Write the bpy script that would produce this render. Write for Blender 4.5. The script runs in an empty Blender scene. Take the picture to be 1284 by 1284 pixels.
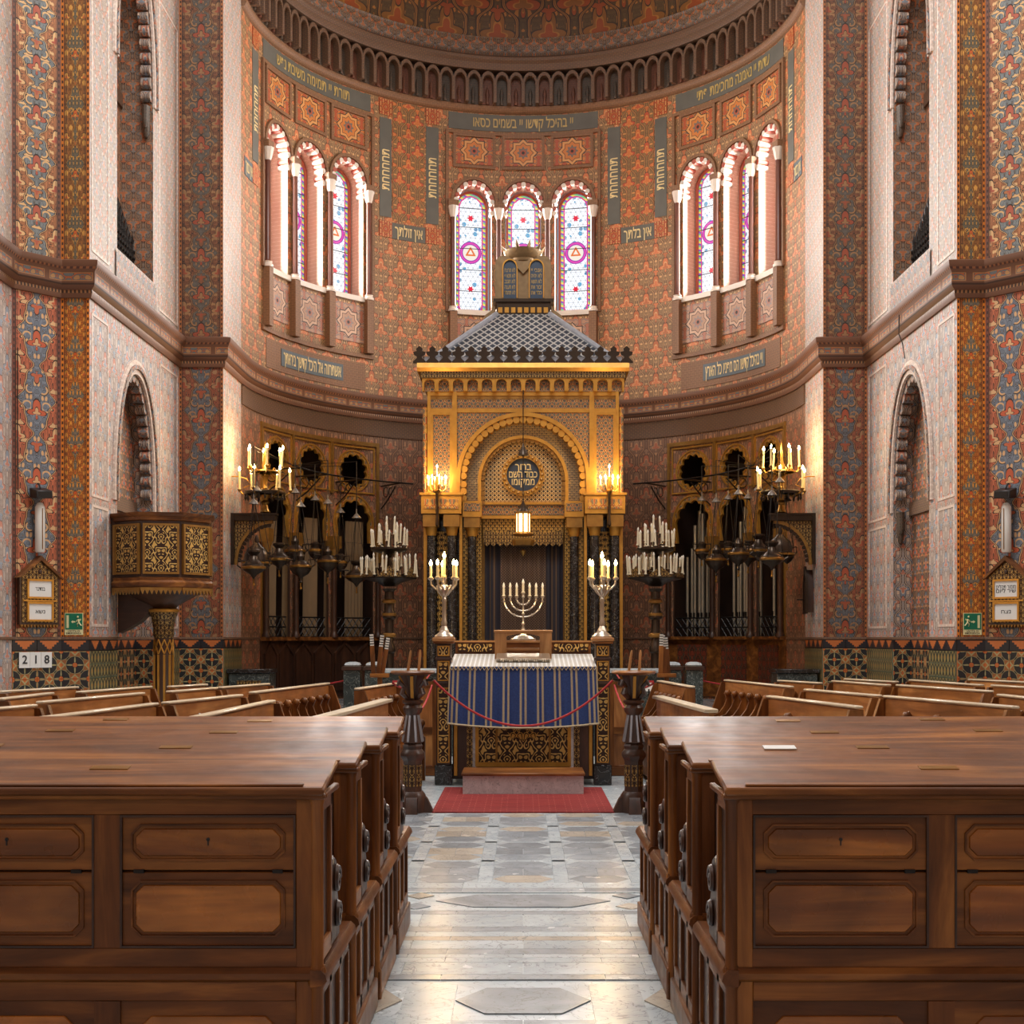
import bpy, bmesh, math, random
from math import sin, cos, pi, radians as R, sqrt, atan2, hypot
from mathutils import Vector, Matrix

sc = bpy.context.scene
GLASS_E = 6.5
AC, AR = 23.5, 4.89                                   # apse: centre depth and radius
COL = sc.collection

# ------------------------------------------------------------ camera, world, light, exposure
F, HX, HY, EYE = 1700.0, 656.0, 800.0, 1.65          # focal length, vanishing point (px of 1284), eye height (m)
cd = bpy.data.cameras.new('camera'); cam = bpy.data.objects.new('camera', cd); COL.objects.link(cam)
cam.location = (0, 0, EYE); cam.rotation_euler = (pi/2, 0, 0)
cd.sensor_width = 36; cd.lens = 36*F/1284
cd.shift_x = -(HX-642)/1284; cd.shift_y = (HY-642)/1284
cd.clip_start = .05; cd.clip_end = 200
sc.camera = cam
wd = bpy.data.worlds.new('world'); sc.world = wd; wd.use_nodes = True
wd.node_tree.nodes['Background'].inputs[0].default_value = (.75, .85, 1, 1)
wd.node_tree.nodes['Background'].inputs[1].default_value = .3
vs = sc.view_settings
vs.view_transform = 'Standard'; vs.look = 'None'; vs.gamma = 1; vs.use_curve_mapping = False
vs.exposure = 0.24

def area(name, loc, rot, sx, sy, watt, col=(1, 1, 1), spread=pi):
    l = bpy.data.lights.new(name, 'AREA'); l.shape = 'RECTANGLE'; l.size = sx; l.size_y = sy
    l.energy = watt; l.color = col; l.spread = spread
    o = bpy.data.objects.new(name, l); COL.objects.link(o); o.location = loc; o.rotation_euler = rot
    return o
# daylight through the transept windows on both sides and through the drum of the dome over the crossing
for s in (-1, 1):
    area('window_daylight', (s*10.7, 10.3, 9.5), (0, s*R(82), 0), 7.5, 5.0, 650, (1, .97, .93))
area('dome_daylight', (0, 12.5, 17.6), (0, 0, 0), 8, 8, 1800, (.93, .97, 1))
for tc in (-57.5, 0, 57.5):                            # daylight falling in through the nine apse lancets
    for l in (-12.1, 0, 12.1):
        th = R(tc+l); r_ = AR+.2
        area('lancet_daylight', (r_*sin(th), AC+r_*cos(th), 9.75), (R(-90), 0, -th), .6, 2.3, 130, (1, .97, .93), 2.3)
area('rear_fill', (0, -7.6, 9), (R(80), 0, 0), 7, 4, 170, (.95, .97, 1))  # added fill light for the pew fronts; the rear wall has no window

def at(px, py, Y):
    return Vector(((px-HX)*Y/F, Y, EYE+(HY-py)*Y/F))

# ------------------------------------------------------------ mesh builder
class MB:
    def __init__(s):
        s.v = []; s.f = []; s.uv = []; s.mi = []; s.M = None; s.m = 0
    def av(s, p):
        p = Vector(p)
        if s.M is not None: p = s.M @ p
        s.v.append(p); return len(s.v)-1
    def face(s, idx, uv=None):
        s.f.append(tuple(idx)); s.uv.append(uv); s.mi.append(s.m)
    def quad(s, a, b, c, d, uv=None):
        s.face([s.av(p) for p in (a, b, c, d)], uv)
    def poly(s, pts, uv=None):
        s.face([s.av(p) for p in pts], uv)
    def hexa(s, p):                      # 8 corners: bottom ring 0-3 (ccw from above), top ring 4-7
        i = [s.av(q) for q in p]
        for q in ((3, 2, 1, 0), (4, 5, 6, 7), (0, 1, 5, 4), (1, 2, 6, 5), (2, 3, 7, 6), (3, 0, 4, 7)):
            s.face([i[k] for k in q])
        return s
    def box(s, x0, x1, y0, y1, z0, z1):
        if x0 > x1: x0, x1 = x1, x0
        if y0 > y1: y0, y1 = y1, y0
        if z0 > z1: z0, z1 = z1, z0
        return s.hexa([(x0, y0, z0), (x1, y0, z0), (x1, y1, z0), (x0, y1, z0), (x0, y0, z1), (x1, y0, z1), (x1, y1, z1), (x0, y1, z1)])
    def prism(s, pts, a, b, axis='y', cap=True):   # 2d outline extruded along an axis: y -> pts (x,z); x -> (y,z); z -> (x,y)
        mk = {'y': lambda p, t: (p[0], t, p[1]), 'x': lambda p, t: (t, p[0], p[1]), 'z': lambda p, t: (p[0], p[1], t)}[axis]
        n = len(pts)
        A = [s.av(mk(p, a)) for p in pts]; B = [s.av(mk(p, b)) for p in pts]
        for i in range(n):
            j = (i+1) % n; s.face((A[i], A[j], B[j], B[i]))
        if cap:
            s.face(A[::-1]); s.face(B)
        return s
    def ring(s, out, inn, a, b, axis='y', close=True):      # band between two outlines of equal count, extruded
        mk = {'y': lambda p, t: (p[0], t, p[1]), 'x': lambda p, t: (t, p[0], p[1]), 'z': lambda p, t: (p[0], p[1], t)}[axis]
        n = len(out)
        L = [[s.av(mk(p, t)) for p in o] for o in (out, inn) for t in (a, b)]   # oa ob ia ib
        for i in range(n if close else n-1):
            j = (i+1) % n
            s.face((L[0][i], L[0][j], L[2][j], L[2][i])); s.face((L[1][i], L[3][i], L[3][j], L[1][j]))
            s.face((L[0][i], L[1][i], L[1][j], L[0][j])); s.face((L[2][i], L[2][j], L[3][j], L[3][i]))
        if not close:
            for i in (0, n-1): s.face((L[0][i], L[2][i], L[3][i], L[1][i]))
        return s
    def lathe(s, prof, seg=12, c=(0, 0, 0), ang0=0):         # prof [(r,z)]
        rows = []
        for r, z in prof:
            if r < 1e-5: rows.append([s.av((c[0], c[1], c[2]+z))])
            else: rows.append([s.av((c[0]+r*cos(ang0+2*pi*i/seg), c[1]+r*sin(ang0+2*pi*i/seg), c[2]+z)) for i in range(seg)])
        for A, B in zip(rows, rows[1:]):
            for i in range(seg):
                j = (i+1) % seg
                if len(A) == 1 and len(B) == 1: continue
                if len(A) == 1: s.face((A[0], B[j], B[i]))
                elif len(B) == 1: s.face((A[i], A[j], B[0]))
                else: s.face((A[i], A[j], B[j], B[i]))
        if len(rows[0]) > 1: s.face(rows[0][::-1])
        if len(rows[-1]) > 1: s.face(rows[-1])
        return s
    def tube(s, path, r, seg=6, cap=True):
        path = [Vector(p) for p in path]; n = len(path); rows = []
        rr = r if isinstance(r, (list, tuple)) else [r]*n
        up = None
        for k, p in enumerate(path):
            d = (path[min(k+1, n-1)]-path[max(k-1, 0)]).normalized()
            if up is None:
                up = Vector((0, 0, 1)) if abs(d.z) < .9 else Vector((1, 0, 0))
            a = d.cross(up)
            if a.length < 1e-4: a = d.cross(Vector((0, 1, 0)))
            a.normalize(); b = d.cross(a).normalized(); up = -b if False else up
            rows.append([s.av(p+a*(rr[k]*cos(2*pi*i/seg))+b*(rr[k]*sin(2*pi*i/seg))) for i in range(seg)])
        for A, B in zip(rows, rows[1:]):
            for i in range(seg):
                j = (i+1) % seg; s.face((A[i], A[j], B[j], B[i]))
        if cap: s.face(rows[0][::-1]); s.face(rows[-1])
        return s
    def ball(s, c, r, seg=10, rings=6, sz=1):
        return s.lathe([(r*sin(pi*k/rings), -r*sz*cos(pi*k/rings)) for k in range(rings+1)], seg, c)
    def sweep(s, path, prof, closed=False, u0=0):            # plan path [(x,y)], prof [(out,z)]; out = to the left of travel
        n = len(path); P = [Vector((p[0], p[1])) for p in path]; rows = []; L = [u0]
        for k in range(1, n): L.append(L[-1]+(P[k]-P[k-1]).length)
        for k in range(n):
            d0 = (P[k]-P[k-1]).normalized() if k > 0 else (P[1]-P[0]).normalized()
            d1 = (P[k+1]-P[k]).normalized() if k < n-1 else d0
            n0 = Vector((-d0.y, d0.x)); n1 = Vector((-d1.y, d1.x))
            m = (n0+n1); m = m/max(.3, (1+n0.dot(n1)))
            rows.append([s.av((P[k].x+m.x*o, P[k].y+m.y*o, z)) for o, z in prof])
        V = [0]
        for a, b in zip(prof, prof[1:]): V.append(V[-1]+hypot(b[0]-a[0], b[1]-a[1]))
        for k in range(n-1):
            for i in range(len(prof)-1):
                s.face((rows[k][i], rows[k+1][i], rows[k+1][i+1], rows[k][i+1]),
                       ((L[k], V[i]), (L[k+1], V[i]), (L[k+1], V[i+1]), (L[k], V[i+1])))
        s.face(rows[0]); s.face(rows[-1][::-1])
        return s
    def mesh(s, name='m', fix=True, smooth=True):
        me = bpy.data.meshes.new(name)
        me.from_pydata([tuple(v) for v in s.v], [], s.f)
        ul = me.uv_layers.new(name='UVMap')
        for p, uv, mi in zip(me.polygons, s.uv, s.mi):
            p.material_index = mi
            if uv is not None:
                for k, li in enumerate(p.loop_indices): ul.data[li].uv = uv[k]
            else:
                n = p.normal; ax = max(range(3), key=lambda q: abs(n[q]))
                for li, vi in zip(p.loop_indices, p.vertices):
                    c = me.vertices[vi].co
                    ul.data[li].uv = ((c.x, c.y), (c.y, c.z), (c.x, c.z))[{2: 0, 0: 1, 1: 2}[ax]]
        if fix:
            bm = bmesh.new(); bm.from_mesh(me); bmesh.ops.recalc_face_normals(bm, faces=bm.faces[:]); bm.to_mesh(me); bm.free()
        if smooth:
            me.polygons.foreach_set('use_smooth', [True]*len(me.polygons)); me.set_sharp_from_angle(angle=R(38))
        return me

def link(name, data, parent=None, loc=None, rot=None):
    o = bpy.data.objects.new(name, data); COL.objects.link(o)
    if parent is not None: o.parent = parent
    if loc is not None: o.location = loc
    if rot is not None: o.rotation_euler = rot
    return o
def setm(me, mat):
    for m in (mat if isinstance(mat, (list, tuple)) else [mat]): me.materials.append(m)
    return me
def part(name, mb, mat, parent, loc=None, rot=None, bevel=0, fix=True, label=None):
    me = mb if isinstance(mb, bpy.types.Mesh) else setm(mb.mesh(name, fix), mat)
    o = link(name, me, parent, loc, rot)
    if bevel:
        b = o.modifiers.new('bevel', 'BEVEL'); b.width = bevel; b.segments = 1; b.limit_method = 'ANGLE'; b.angle_limit = R(40)
    if label: o['label'] = label
    return o
def tag(o, label, cat, group=None):
    o['label'] = label; o['category'] = cat
    if group: o['group'] = group
    return o
def thing(name, label, cat, loc=(0, 0, 0), rz=0, group=None):
    return tag(link(name, None, None, loc, (0, 0, rz)), label, cat, group)
def solo(name, mb, mat, label, cat, loc=None, rot=None, group=None, bevel=0):
    return tag(part(name, mb, mat, None, loc, rot, bevel), label, cat, group)
def struct(name, mb, mat, fix=True):
    o = part(name, mb, mat, None, fix=fix); o['kind'] = 'structure'; return o
def copy_tree(o, parent=None):
    c = o.copy(); COL.objects.link(c); c.parent = parent
    for ch in list(o.children): copy_tree(ch, c)
    return c

def text_part(name, s, size, mat, parent, loc, rot=(pi/2, 0, 0), heb=True, ext=.002, width=None, squash=1, label=None, bend=None, vertical=False):
    cu = bpy.data.curves.new(name, 'FONT'); cu.body = s[::-1] if heb else s
    cu.size = size; cu.align_x = 'CENTER'; cu.align_y = 'CENTER'; cu.extrude = ext; cu.resolution_u = 3; cu.offset = size*.012
    o = bpy.data.objects.new(name, cu); COL.objects.link(o)
    bpy.context.view_layer.update()
    me = bpy.data.meshes.new_from_object(o.evaluated_get(bpy.context.evaluated_depsgraph_get()))
    bpy.data.objects.remove(o); bpy.data.curves.remove(cu)
    xs = [v.co.x for v in me.vertices] or [0, 1]
    k = (width/(max(xs)-min(xs))) if width else 1
    xm = (max(xs)+min(xs))/2
    for v in me.vertices:
        v.co.x = (v.co.x-xm)*k; v.co.y *= squash
    if bend:                                   # lay the line on the concave apse wall: bend = (centre angle, z, radius)
        th, z, r = bend
        for v in me.vertices:
            x, y, h = v.co
            if vertical: x, y = -y, x
            a = th+x/r; rr = r-.006-max(0, h)
            v.co = (rr*sin(a), AC+rr*cos(a), z+y)
        loc, rot = (0, 0, 0), (0, 0, 0)
    me.name = name; me.materials.clear(); me.materials.append(mat)
    o = link(name, me, parent, loc, rot)
    if label: o['label'] = label
    return o

# ------------------------------------------------------------ node expressions
def S(r, g, b):
    f = lambda c: (c/255/12.92) if c <= 10.3 else ((c/255+.055)/1.055)**2.4
    return (f(r), f(g), f(b), 1)
NT = None
def nd(t, **kw):
    n = NT.nodes.new(t)
    for k, v in kw.items(): setattr(n, k, v)
    return n
class X:
    def __init__(s, k): s.k = k
    def __add__(s, o): return ma('ADD', s, o)
    __radd__ = __add__
    def __mul__(s, o): return ma('MULTIPLY', s, o)
    __rmul__ = __mul__
    def __sub__(s, o): return ma('SUBTRACT', s, o)
    def __rsub__(s, o): return ma('SUBTRACT', o, s)
    def __truediv__(s, o): return ma('DIVIDE', s, o)
    def __gt__(s, o): return ma('GREATER_THAN', s, o)
    def __lt__(s, o): return ma('LESS_THAN', s, o)
def put(sock, v):
    if isinstance(v, X): NT.links.new(v.k, sock)
    else: sock.default_value = v
def ma(op, a, b=None, c=None):
    n = nd('ShaderNodeMath', operation=op)
    for i, q in enumerate((a, b, c)):
        if q is not None: put(n.inputs[i], q)
    return X(n.outputs[0])
def fsin(a): return ma('SINE', a)
def fcos(a): return ma('COSINE', a)
def fabs_(a): return ma('ABSOLUTE', a)
def fmin(a, b): return ma('MINIMUM', a, b)
def fmax(a, b): return ma('MAXIMUM', a, b)
def frac(a): return ma('FRACT', a)
def mix(f, a, b):
    n = nd('ShaderNodeMix', data_type='RGBA'); n.clamp_factor = True
    put(n.inputs[0], f); put(n.inputs[6], a); put(n.inputs[7], b); return X(n.outputs[2])
def scale(col, f):                            # colour * factor
    n = nd('ShaderNodeMix', data_type='RGBA', blend_type='MULTIPLY'); n.inputs[0].default_value = 1
    put(n.inputs[6], col); 
    c = nd('ShaderNodeCombineColor')
    for i in range(3): put(c.inputs[i], f)
    NT.links.new(c.outputs[0], n.inputs[7]); return X(n.outputs[2])
def ramp(f, stops, const=True):
    n = nd('ShaderNodeValToRGB'); cr = n.color_ramp; cr.interpolation = 'CONSTANT' if const else 'LINEAR'
    put(n.inputs[0], f)
    while len(cr.elements) < len(stops): cr.elements.new(.5)
    for e, (p, c) in zip(cr.elements, stops): e.position = p; e.color = c
    return X(n.outputs[0])
def uvs(kind='UV'):
    t = nd('ShaderNodeTexCoord'); s = nd('ShaderNodeSeparateXYZ'); NT.links.new(t.outputs[kind], s.inputs[0])
    return [X(q) for q in s.outputs]
def noise(scale_=5, detail=3, vec=None, stretch=None, kind='Object', rough=.5, dist=0, rnd=False):
    t = nd('ShaderNodeTexCoord'); src = t.outputs[kind]
    if rnd:
        oi = nd('ShaderNodeObjectInfo'); a = nd('ShaderNodeVectorMath', operation='MULTIPLY_ADD')
        a.inputs[1].default_value = (1, 1, 1); NT.links.new(src, a.inputs[0])
        m = nd('ShaderNodeMath', operation='MULTIPLY'); m.inputs[1].default_value = 37
        NT.links.new(oi.outputs['Random'], m.inputs[0]); NT.links.new(m.outputs[0], a.inputs[2]); src = a.outputs[0]
    if stretch:
        mp = nd('ShaderNodeMapping'); mp.inputs['Scale'].default_value = stretch; NT.links.new(src, mp.inputs[0]); src = mp.outputs[0]
    n = nd('ShaderNodeTexNoise'); n.inputs['Scale'].default_value = scale_; n.inputs['Detail'].default_value = detail
    n.inputs['Roughness'].default_value = rough; n.inputs['Distortion'].default_value = dist
    NT.links.new(src, n.inputs['Vector']); return X(n.outputs['Fac'])
MATS = {}
def material(name, fn, rough=.6, metal=0, spec=.5, emit=None, bump=0, coat=0):
    """fn() returns colour or (colour, height) or a dict; built inside a fresh node tree"""
    global NT
    if name in MATS: return MATS[name]
    m = bpy.data.materials.new(name); m.use_nodes = True; NT = m.node_tree
    b = NT.nodes['Principled BSDF']
    r = fn() if callable(fn) else fn
    h = None
    if isinstance(r, tuple) and len(r) == 2: r, h = r
    put(b.inputs['Base Color'], r); put(b.inputs['Roughness'], rough() if callable(rough) else rough)
    put(b.inputs['Metallic'], metal() if callable(metal) else metal)
    b.inputs['Specular IOR Level'].default_value = spec; b.inputs['Coat Weight'].default_value = coat; b.inputs['Coat Roughness'].default_value = .15
    if emit is not None:
        put(b.inputs['Emission Color'], r); b.inputs['Emission Strength'].default_value = emit
        m.cycles.emission_sampling = 'FRONT' if emit > 3 else 'NONE'
    if h is not None and bump:
        n = nd('ShaderNodeBump'); n.inputs['Strength'].default_value = 1; n.inputs['Distance'].default_value = bump
        put(n.inputs['Height'], h); NT.links.new(n.outputs[0], b.inputs['Normal'])
    MATS[name] = m; return m

def damask(u, v, w, h, seed, pal, line, mm=3, nn=3, half=True, thin=.03):
    """mirror-symmetric leafy ornament: thresholded sum of cosines, half-drop repeat w x h"""
    rg = random.Random(seed); x = u*(2*pi/w); y = v*(2*pi/h)
    cx = [None]+[fcos(x*m) for m in range(1, mm+1)]
    cy = [None]+[fcos(y*n+rg.uniform(-1.2, 1.2)) for n in range(1, nn+1)]
    f = None; tot = 0
    for m in range(mm+1):
        for n in range(nn+1):
            if (m, n) == (0, 0) or (half and (m+n) % 2): continue
            a = rg.choice((-1, 1))*rg.uniform(.6, 1)/(.55+.32*(m+n)); tot += abs(a)
            t = cx[m]*cy[n] if m and n else (cx[m] if m else cy[n])
            t = t*a; f = t if f is None else f+t
    g = f*(.9/tot)+.5
    st = [(0, pal[0])]; k = len(pal)
    for i in range(1, k):
        p = .5+(i/k-.5)*.62; st += [(p-thin/2, line), (p+thin/2, pal[i])]
    return ramp(g, st), g
def border(col, d, v, b, base, dot, pitch=.075, lw=.012, linec=None):
    """painted frame: d = distance from the panel edge; dotted band of width b"""
    c = mix(d < b, col, base)
    inb = ma('MULTIPLY', d > b*.3, d < b*.72)
    c = mix(ma('MULTIPLY', inb, frac(v/pitch) < .5), c, dot)
    ln = fmin(fabs_(d-b)-lw/2, fabs_(d-b*1.45)-lw/3)
    return mix(ln < 0, c, linec or dot)
def weather(col, amt=.35, sc_=1.3):
    n = noise(sc_, 4, kind='Object', rough=.62)
    return scale(col, ma('MULTIPLY_ADD', n, amt*2, 1-amt))
# ------------------------------------------------------------ materials
LN = S(52, 34, 24)
def X_const(c):
    n = nd('ShaderNodeRGB'); n.outputs[0].default_value = c; return X(n.outputs[0])
ORG, RED, OCH, BLU, BRN, CRM, GRN = S(206, 120, 52), S(176, 76, 48), S(205, 150, 82), S(96, 112, 124), S(128, 82, 52), S(214, 190, 156), S(104, 108, 88)
PALE = [S(196, 160, 136), S(160, 158, 160), S(198, 128, 102), S(206, 184, 160)]

def palmette(x, y, s_):
    """returns radius field normalised so that < 1 is inside a tulip-like leaf (x must be >= 0, tip up)"""
    rr = ma('SQRT', x*x+y*y); an = ma('ARCTAN2', x, y)
    return rr/(fmax(fcos(an*4)*.25+fcos(an)*.28+.47, .05)*s_)
def tsc(c, f): return (c[0]*f, c[1]*f, c[2]*f, 1)
def lat(t, p, o): return (frac(t/p+o)-.5)*p
def face_mat(name, hw, pal, seed, h=.62, b=.06, base=ORG, dot=LN, line=LN, rough=.55, chain=False, z0=0):
    """painted face of half width hw: dotted border, column of lobed medallions filled with scrolls and leaves"""
    def fn():
        u, v, _ = uvs(); a = fabs_(u); d = hw-a; iw = hw-b*1.5; v0 = v-z0
        y = v0*(2*pi/h); ya = lat(v0, h, .5); yb = lat(v0, h, 0)
        fine, g = damask(u, v, iw*1.0, h*.5, seed, [pal[0], tsc(pal[0], .8), pal[0], pal[3]], line, 4, 4, thin=.035)
        fin2, g2 = damask(u, v, iw*.8, h*.4, seed+3, [pal[1], pal[1], tsc(pal[1], .8), pal[3]], line, 4, 4, thin=.03)
        if chain: p = (fcos(y)*.34+fcos(y*2)*.14+fcos(y*4)*.1+.42)*iw
        else: p = (fcos(y)*.27+fcos(y*3)*.10+fcos(y*5)*.05+.58)*iw
        ins = a < p
        c = mix(ins, fine, fin2)
        # scroll rings inside, half leaves at the edge, leaf in the middle
        r2 = ma('SQRT', (a-iw*.36)*(a-iw*.36)+(ya-h*.15)*(ya-h*.15)); hk = ma('MULTIPLY', ins, (ya-h*.15)*.7 < (a-iw*.36)); c = mix(ma('MULTIPLY', hk, fabs_(r2-iw*.2) < iw*.05), c, pal[3]); c = mix(ma('MULTIPLY', hk, fabs_(r2-iw*.25) < iw*.02), c, line)
        r3 = ma('SQRT', (a-iw*.5)*(a-iw*.5)+(ya+h*.1)*(ya+h*.1)); c = mix(ma('MULTIPLY', fabs_(r3-iw*.22) < iw*.04, a > iw*.3), c, pal[3])
        q = palmette(a, ya+h*.2, iw*.66); c = mix(q < 1.12, c, line); c = mix(q < 1, c, pal[2]); c = mix(q < .5, c, line); c = mix(q < .42, c, pal[3])
        q = palmette(a, h*.36-ya, iw*.4); c = mix(q < 1.15, c, line); c = mix(q < 1, c, pal[0]); c = mix(q < .5, c, pal[2])
        q = palmette(iw-a, yb+h*.06, iw*.55); c = mix(q < 1.13, c, line); c = mix(q < 1, c, pal[3]); c = mix(q < .55, c, pal[2])
        c = mix(fabs_(a-p) < iw*.055, c, line); c = mix(fabs_(a-p) < iw*.02, c, pal[3])
        c = border(c, d, v, b, base, dot)
        return weather(c, .2), g
    return material(name, fn, rough, bump=.003)
def wall_mat(name, pal, seed, w, h, line=LN, rough=.6, amt=.2, ogee=True):
    def fn():
        u, v, _ = uvs()
        c, g = damask(u, v, w*.5, h*.5, seed, [pal[1], tsc(pal[1], .86), pal[1], pal[3]], line, 4, 4, thin=.02)
        if ogee:
            x = u*(2*pi/w); y = v*(2*pi/h)
            e = fcos(x)+fcos(y)+fcos(x)*fcos(y*2)*.35
            c = mix(e > 0, c, scale(c, .9))
            xa = fabs_(lat(u, w, .5)); ya = lat(v, h, .5); xb = fabs_(lat(u, w, 0)); yb = lat(v, h, 0)
            for xx, yy, k in ((xa, ya, 0), (xb, yb, 2)):
                q = palmette(xx, yy+h*.14, w*.46); c = mix(q < 1.12, c, line); c = mix(q < 1, c, pal[k]); c = mix(q < .62, c, pal[3]); c = mix(q < .5, c, pal[2-k])
                q = palmette(xx, h*.30-yy, w*.2); c = mix(q < 1.15, c, line); c = mix(q < 1, c, pal[2-k])
            c = mix(fabs_(e) < .22, c, line); c = mix(fabs_(e) < .1, c, pal[3]); c = mix(fabs_(e) < .045, c, pal[1])
        else:
            c = mix(fabs_(g-.5) < .02, c, pal[2])
        return weather(c, amt), g
    return material(name, fn, rough, bump=.003)
def plain(name, col, rough=.5, metal=0, var=.15, sc_=6, spec=.5, emit=None, bump=0, coat=0):
    def fn():
        n = noise(sc_, 4, rnd=True)
        return scale(X_const(col), ma('MULTIPLY_ADD', n, var*2, 1-var)), n
    return material(name, fn, rough, metal, spec, emit, bump, coat)

MAT = {}
MAT['orange_up'] = face_mat('orange_strip_upper', .19, [S(150, 96, 46), S(104, 96, 78), S(196, 96, 44), S(206, 150, 70)], 3, h=.78, base=S(196, 112, 34), b=.05, chain=True)
MAT['orange_lo'] = face_mat('orange_strip_lower', .19, [S(196, 108, 38), S(126, 116, 100), S(206, 92, 36), S(230, 156, 60)], 5, h=.6, base=S(226, 130, 36), b=.05, chain=True)
MAT['facet_up'] = face_mat('chamfer_panel_upper', .33, [S(176, 112, 68), S(120, 124, 122), S(170, 84, 60), S(214, 170, 116)], 11, h=.64, base=S(110, 66, 46), b=.045, z0=.1)
MAT['facet_lo'] = face_mat('chamfer_panel_lower', .33, [S(186, 100, 66), S(118, 126, 136), S(190, 90, 56), S(210, 166, 118)], 14, h=.88, base=S(112, 60, 44), b=.045, z0=.3)
MAT['pier_up_shaded'] = face_mat('pier_panel_upper_shaded', .36, [S(122, 76, 48), S(94, 86, 76), S(146, 70, 44), S(146, 106, 68)], 21, h=.61, base=S(160, 96, 50), b=.05)  # pier fronts: shade put into the palette, a darker take on the chamfer paint
MAT['pier_lo_shaded'] = face_mat('pier_panel_lower_shaded', .36, [S(146, 80, 52), S(98, 98, 100), S(156, 74, 46), S(152, 112, 76)], 25, h=.86, base=S(166, 98, 50), b=.05, z0=.2)  # lower pier front, shade likewise put into the palette
MAT['side_up'] = wall_mat('side_wall_upper', [S(200, 142, 118), S(182, 168, 154), S(160, 156, 158), S(206, 188, 170)], 31, .3, .46, S(124, 100, 86))
MAT['side_lo'] = wall_mat('side_wall_lower', [S(200, 136, 116), S(186, 172, 162), S(146, 156, 168), S(210, 194, 180)], 37, .4, .6, S(122, 100, 90))
MAT['reveal_pale'] = wall_mat('pale_reveal', [S(226, 204, 188), S(214, 196, 182), S(226, 186, 166), S(230, 214, 200)], 33, .3, .4, S(196, 172, 156), ogee=False)
MAT['niche'] = wall_mat('niche_back', [S(186, 88, 56), S(120, 96, 80), S(104, 112, 118), S(200, 138, 84)], 41, .36, .5)
MAT['niche_pink'] = wall_mat('niche_back_upper', [S(200, 128, 92), S(176, 128, 96), S(120, 96, 80), S(214, 164, 126)], 43, .26, .4)
MAT['jamb'] = wall_mat('niche_jamb', [S(176, 112, 88), S(160, 146, 136), S(120, 128, 136), S(200, 170, 142)], 47, .3, .4)
MAT['apse_up'] = wall_mat('apse_wall_upper', [S(200, 114, 68), S(150, 114, 76), S(180, 102, 60), S(206, 158, 104)], 51, .44, .66, S(84, 56, 38))
MAT['apse_lo'] = wall_mat('apse_wall_lower', [S(170, 96, 66), S(134, 98, 74), S(140, 104, 80), S(180, 130, 92)], 53, .44, .66, S(84, 56, 42))
MAT['apse_frame'] = wall_mat('apse_frame_paint', [S(136, 94, 62), S(122, 86, 58), S(146, 98, 60), S(152, 108, 70)], 57, .2, .2, S(90, 62, 44), ogee=False)
MAT['band'] = wall_mat('band_paint', [S(110, 70, 48), S(96, 76, 60), S(140, 74, 48), S(140, 100, 64)], 59, .2, .14, S(60, 40, 30), ogee=False)
def cornice_fn():
    u, v, _ = uvs(); k = frac(u/.62); c, g = damask(u, v, .31, .2, 60, [S(104, 108, 108), S(176, 96, 54), S(104, 108, 108), S(176, 130, 84)], S(70, 46, 34), 3, 3)
    pan = ma('MULTIPLY', fabs_(v-.31) < .045, fabs_(k-.5) < .42); edge = ma('MULTIPLY', fabs_(v-.31) < .055, fabs_(k-.5) < .44)
    b = X_const(S(112, 74, 52)); b = mix(fabs_(v-.11) < .02, b, mix(frac(u/.05) < .5, S(60, 40, 30), S(160, 112, 70))); b = mix(fabs_(v-.22) < .012, b, S(70, 46, 34)); b = mix(fabs_(v-.43) < .014, b, mix(frac(u/.07) < .5, S(84, 50, 40), S(150, 96, 60)))
    return weather(mix(pan, mix(edge, b, S(170, 120, 76)), c), .25)
MAT['cornice'] = material('cornice_paint', cornice_fn, .55)
MAT['dome'] = wall_mat('dome_paint_shaded', [S(140, 66, 26), S(88, 64, 34), S(126, 80, 32), S(156, 102, 44)], 61, 1.1, 1.2, S(60, 40, 24))  # dark golden paint, darkened further to stand in for shade under the arch
MAT['reveal'] = wall_mat('arch_reveal_paint', [S(170, 100, 62), S(130, 108, 90), S(120, 112, 104), S(176, 128, 84)], 63, .3, .3)

def star_fn(bg, c1, c2, c3, r):
    def fn():
        u, v, _ = uvs(); a = fabs_(u); b = fabs_(v)
        sq = fmax(a, b); di = (a+b)*.7071
        st = fmin(sq, di)*1.0                          # eight-pointed star
        rr = ma('SQRT', u*u+v*v)
        col, g = damask(u, v, r*.9, r*.9, 5, [bg, c2, bg, c3], LN)
        ang = ma('ARCTAN2', v, u); pet = rr*(1.25-fcos(ang*8)*.25)
        col = mix(st < r*.62, col, LN); col = mix(st < r*.57, col, c1); col = mix(st < r*.44, col, LN); col = mix(st < r*.41, col, bg)
        col = mix(pet < r*.36, col, c2); col = mix(pet < r*.22, col, c3); col = mix(rr < r*.09, col, LN)
        return weather(col, .2), g
    return fn
MAT['star'] = material('star_panel', star_fn(S(196, 116, 52), S(206, 146, 84), S(104, 100, 92), S(170, 78, 44), .36), .55, bump=.003)
MAT['star_pale'] = material('star_panel_pale', star_fn(S(176, 132, 104), S(198, 158, 128), S(140, 124, 116), S(170, 104, 80), .36), .55, bump=.003)
MAT['square'] = material('red_square', star_fn(S(176, 82, 42), S(196, 110, 50), S(150, 60, 34), S(206, 150, 90), .13), .55)
MAT['blue_band'] = plain('slate_blue_paint', S(96, 92, 82), .6, var=.25, sc_=4)
MAT['cartouche'] = plain('slate_cartouche', S(86, 94, 98), .6, var=.2, sc_=4)
MAT['letter'] = plain('gold_lettering', S(226, 200, 140), .5, var=.1)
MAT['letter_dim'] = plain('ochre_lettering', S(190, 160, 92), .5, var=.1)
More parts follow.
